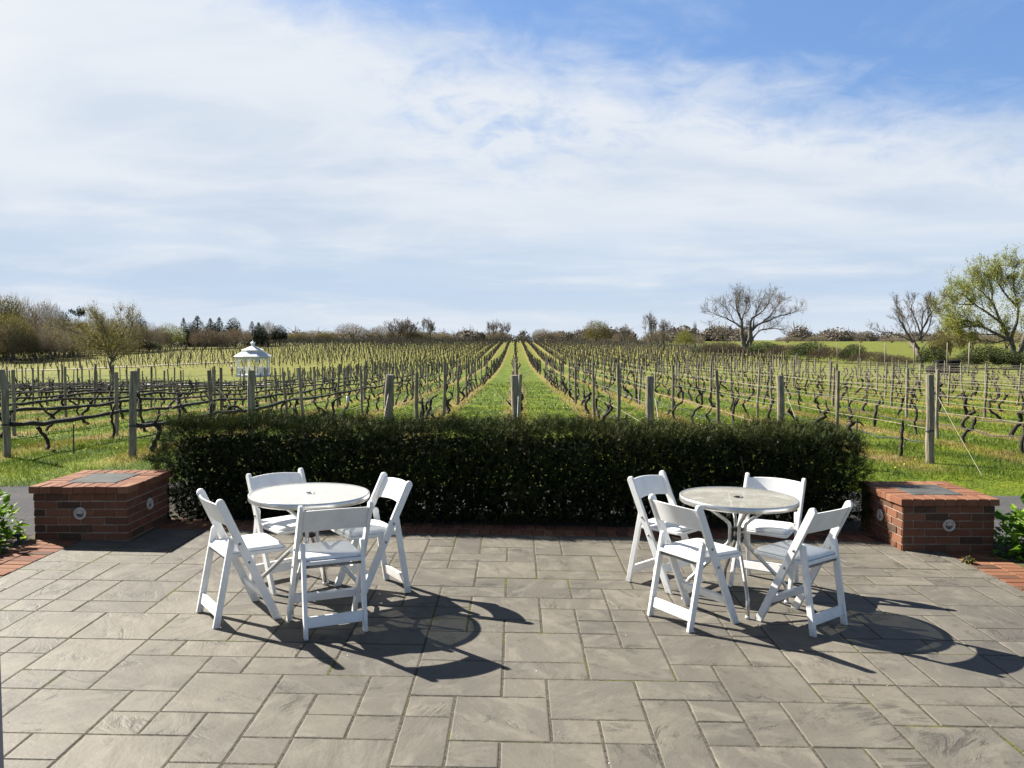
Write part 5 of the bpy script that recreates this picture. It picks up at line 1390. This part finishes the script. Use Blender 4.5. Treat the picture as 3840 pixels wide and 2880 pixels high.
# ------------------------------------------------------------------ gazebo and person
def gazebo():
    X, Y = -32.05, 101.0; z = tz(X, Y)
    t = thing('gazebo', 'white octagonal garden gazebo with a two-tier roof on the grass', 'gazebo', (X, Y, z), R(8))
    n8 = PI / 8
    mb = MB(); mb.lathe([(2.12, -.3), (2.12, .22), (2.05, .26)], 8, phase=n8); mb.build('platform', M['gazebo'], t)
    mb = MB(); mb.lathe([(2.30, 2.36), (2.32, 2.46), (1.36, 3.02), (1.30, 3.0), (2.2, 2.40)], 8, phase=n8, cap=False); mb.build('lower_roof', M['gazebo_roof'], t)
    mb = MB(); mb.lathe([(1.18, 2.95), (1.18, 3.16)], 8, phase=n8, cap=False); mb.build('clerestory', M['gazebo'], t)
    mb = MB(); mb.lathe([(1.37, 3.14), (1.40, 3.22), (.27, 3.68), (.25, 3.60)], 8, phase=n8, cap=False); mb.build('upper_roof', M['gazebo_roof'], t)
    mb = MB(); mb.lathe([(.23, 3.6), (.21, 4.02), (.30, 4.06), (.30, 4.10), (.06, 4.26), (.03, 4.30), (.05, 4.36), (.03, 4.42), (.008, 4.50)], 8, phase=n8); mb.build('cupola', M['gazebo'], t)
    for k in range(8):
        a = n8 + k * PI / 4; b = a + PI / 4; p = np.array([math.cos(a), math.sin(a)]) * 1.95; q = np.array([math.cos(b), math.sin(b)]) * 1.95
        mb = MB(); mb.box((p[0], p[1], 1.32), (.11, .11, 2.14), Matrix.Rotation(a, 3, 'Z')); mb.build('post', M['gazebo'], t)
        d = (q - p) / np.linalg.norm(q - p); mid = (p + q) / 2; Mz = Matrix.Rotation(math.atan2(d[1], d[0]), 3, 'Z')
        fr = MB(); fr.box((mid[0], mid[1], 2.30), (1.37, .05, .20), Mz)          # frieze with arched brackets
        for s in (-1, 1):
            for g in range(6):
                w_ = g / 5; c_ = p + d * (.10 + w_ * .42) if s < 0 else q - d * (.10 + w_ * .42)
                hh = .40 * (1 - w_) ** 2 + .03; fr.box((c_[0], c_[1], 2.21 - hh / 2), (.085, .035, hh), Mz)
        fr.build('bracket', M['gazebo'], t)
        if k != 5:
            rl = MB(); rl.box((mid[0], mid[1], 1.08), (1.36, .09, .05), Mz); rl.box((mid[0], mid[1], .36), (1.36, .06, .05), Mz)
            for g in range(14):
                c_ = p + d * (.12 + g * .097); rl.box((c_[0], c_[1], .71), (.040, .03, .66), Mz)
            rl.build('railing', M['gazebo'], t)
gazebo()
def person():
    X, Y = -34.45, 100.4; z = tz(X, Y)
    t = thing('person', 'person in a white shirt and russet trousers standing left of the gazebo', 'person', (X, Y, z), R(-60))
    def skin(name, verts, edges, mat):
        me = bpy.data.meshes.new(name); me.from_pydata([v[:3] for v in verts], edges, []); me.materials.append(mat)
        o = link(name, me, t)
        o.modifiers.new('skin', 'SKIN')
        for i, v in enumerate(verts): me.skin_vertices[0].data[i].radius = (v[3], v[4] if len(v) > 4 else v[3])
        me.skin_vertices[0].data[0].use_root = True
        s = o.modifiers.new('sub', 'SUBSURF'); s.levels = 2; s.render_levels = 2; return o
    # one continuous body: pelvis, spine, neck, head, arms with hands, legs with feet
    V_ = [(0,0,.95,.14,.11),(0,0,1.15,.13,.10),(0,0,1.38,.15,.10),(0,.0,1.48,.06),(0,.01,1.56,.075,.085),(0,.01,1.66,.075,.09),
          (-.17,0,1.40,.055),(-.23,-.02,1.14,.042),(-.18,.14,.95,.032),(-.16,.20,.90,.035,.02),
          (.17,0,1.40,.055),(.24,-.02,1.14,.042),(.22,.10,.92,.032),(.22,.15,.86,.035,.02),
          (-.09,0,.86,.085),(-.10,.01,.48,.058),(-.10,-.02,.09,.042),(-.11,.13,.035,.04,.03),
          (.09,0,.86,.085),(.11,.01,.48,.058),(.12,-.02,.09,.042),(.13,.13,.035,.04,.03)]
    E_ = [(0,1),(1,2),(2,3),(3,4),(4,5),(2,6),(6,7),(7,8),(8,9),(2,10),(10,11),(11,12),(12,13),(0,14),(14,15),(15,16),(16,17),(0,18),(18,19),(19,20),(20,21)]
    skin('body', V_, E_, M['skin'])
    skin('shirt', [(0,0,.88,.165,.135),(0,0,1.15,.155,.125),(0,0,1.38,.165,.12),(-.17,0,1.40,.075),(-.225,-.02,1.18,.062),(.17,0,1.40,.075),(.23,-.02,1.18,.062)], [(0,1),(1,2),(2,3),(3,4),(2,5),(5,6)], M['shirt'])
    skin('trousers', [(0,0,.92,.155,.125),(-.09,0,.84,.10),(-.10,.01,.48,.075),(-.10,-.01,.12,.062),(.09,0,.84,.10),(.11,.01,.48,.075),(.12,-.01,.12,.062)], [(0,1),(1,2),(2,3),(0,4),(4,5),(5,6)], M['trouser'])
    skin('hair', [(0,-.015,1.62,.088,.09),(0,-.01,1.70,.085,.09),(0,-.04,1.56,.07,.06)], [(0,1),(0,2)], M['hair'])
person()

# ------------------------------------------------------------------ sky, sun, camera
def world():
    w = bpy.data.worlds.new('World'); scene.world = w; n = NT(w)
    g = n.n('ShaderNodeTexCoord').outputs['Generated']
    sp = n.n('ShaderNodeSeparateXYZ'); n.l(g, sp.inputs[0]); x, y, z = sp.outputs
    el = n.math('MULTIPLY', n.math('ARCSINE', z), 180 / PI)
    inv = n.math('DIVIDE', 1.0, n.math('ADD', n.math('MAXIMUM', z, 0.0), 0.22))
    cv = n.n('ShaderNodeCombineXYZ'); n.l(n.math('MULTIPLY', x, inv), cv.inputs[0]); n.l(n.math('MULTIPLY', y, inv), cv.inputs[1])
    P = cv.outputs[0]
    sky = n.n('ShaderNodeTexSky', sky_type='NISHITA'); sky.sun_disc = False; sky.sun_elevation = SUN_EL; sky.sun_rotation = SUN_AZ % (2 * PI)
    sky.air_density = 1.0; sky.dust_density = 0.6; sky.ozone_density = 1.6
    K = 10.0 / 2 ** EXPOSURE
    c = lambda r, g_, b: (r * K, g_ * K, b * K)
    n1 = n.noise(n.mapping(P, (.75, 1.15, 1), (0, 0, .35)), 1.7, 9, .58, .5)
    n2 = n.noise(n.mapping(P, (1, 1.5, 1), (0, 0, .5)), .95, 5, .5, .4)
    n3 = n.noise(P, 7.5, 7, .62, .5)
    nb = n.noise(n.mapping(g, (1.5, 1.5, 16), (0, 0, 0)), 2.2, 5, .55, .2)
    # blue opening: high and to the right
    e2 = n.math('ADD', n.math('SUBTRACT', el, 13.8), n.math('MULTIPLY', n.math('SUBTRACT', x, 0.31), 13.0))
    e2 = n.math('ADD', e2, n.math('MULTIPLY', n.math('MAXIMUM', n.math('SUBTRACT', el, 25.0), 0.0), 2.0))       # clouds left out overhead, out of view, to cut the fill light
    e2 = n.math('ADD', e2, n.math('MULTIPLY', n.math('MAXIMUM', n.math('MULTIPLY', y, -1.0), 0.0), 60.0))       # and behind the camera, for the same deeper shade
    e2 = n.math('ADD', e2, n.math('MULTIPLY', n.math('SUBTRACT', n1, .5), 11.0))
    e2 = n.math('ADD', e2, n.math('MULTIPLY', n.math('SUBTRACT', n3, .5), 6.0))
    blue = n.ramp(e2, -2.5, 4.2)
    wisp = n.math('MULTIPLY', n.ramp(n1, .52, .72), .35); blue = n.math('SUBTRACT', blue, wisp, clamp=True)
    # mottled gap near the middle
    gx = n.math('MULTIPLY', n.math('ADD', x, -.01), 5.5); gy = n.math('MULTIPLY', n.math('SUBTRACT', el, 17.0), .15)
    gd = n.math('ADD', n.math('MULTIPLY', gx, gx), n.math('MULTIPLY', gy, gy))
    gap = n.math('MULTIPLY', n.math('SUBTRACT', 1.0, n.ramp(gd, .15, 1.6)), n.math('MULTIPLY', n.ramp(n3, .40, .74), .55))
    blue = n.math('MAXIMUM', blue, gap)
    cloud = n.mix(n.ramp(n2, .36, .62), c(.585, .685, .830), c(.775, .830, .905))
    cloud = n.mix(n.math('MULTIPLY', n.ramp(n1, .40, .64), .65), cloud, c(.850, .885, .935))
    glow = n.ramp(n.math('SUBTRACT', n.math('MULTIPLY', el, .035), n.math('MULTIPLY', x, 1.1)), .55, 1.45)       # brighter towards the sun
    cloud = n.mix(n.math('MULTIPLY', glow, .6), cloud, c(.93, .955, .985))
    lowb = n.math('MULTIPLY', n.math('SUBTRACT', 1.0, n.ramp(el, 3.0, 10.5)), n.ramp(nb, .30, .62))
    lowc = n.mix(n.ramp(el, 0.0, 3.5), c(.70, .785, .880), c(.53, .67, .85))
    cloud = n.mix(n.math('MULTIPLY', lowb, .85), cloud, lowc)
    deep = n.mix(n.ramp(el, 22.0, 40.0), n.mix(.75, sky.outputs[0], c(.078, .205, .510)), n.mix(.88, sky.outputs[0], c(.115, .135, .170)))  # unseen overhead sky made dull grey to keep shade dark and neutral
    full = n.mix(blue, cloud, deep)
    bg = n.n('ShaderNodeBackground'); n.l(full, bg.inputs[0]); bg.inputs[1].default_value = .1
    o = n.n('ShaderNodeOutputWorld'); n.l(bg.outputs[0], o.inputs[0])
world()
sl = bpy.data.lights.new('sun', 'SUN'); sl.energy = 5.0; sl.angle = R(.5); sl.color = (1.0, .945, .85)
so = link('sun', sl); d = Vector((-.831 * math.cos(SUN_EL), .556 * math.cos(SUN_EL), math.sin(SUN_EL)))
so.rotation_euler = d.to_track_quat('Z', 'Y').to_euler(); so.location = (-30, 20, 40)

cd = bpy.data.cameras.new('camera'); cd.sensor_width = 36; cd.lens = 36 * 1790 / 2212; cd.clip_end = 5000; cd.clip_start = .05
cam = link('camera', cd); cam.location = (0, 0, 1.77)
pitch = math.atan((829.5 - 733) / 1790); yaw = math.atan(8 / 1790)
cam.rotation_euler = (R(90) - pitch, 0, yaw)
scene.camera = cam
vs = scene.view_settings; scene.display_settings.display_device = 'sRGB'
vs.view_transform = 'Standard'; vs.look = 'None'; vs.gamma = 1; vs.exposure = EXPOSURE; vs.use_curve_mapping = False
scene.render.engine = 'CYCLES'
scene.cycles.max_bounces = 6; scene.cycles.transparent_max_bounces = 12
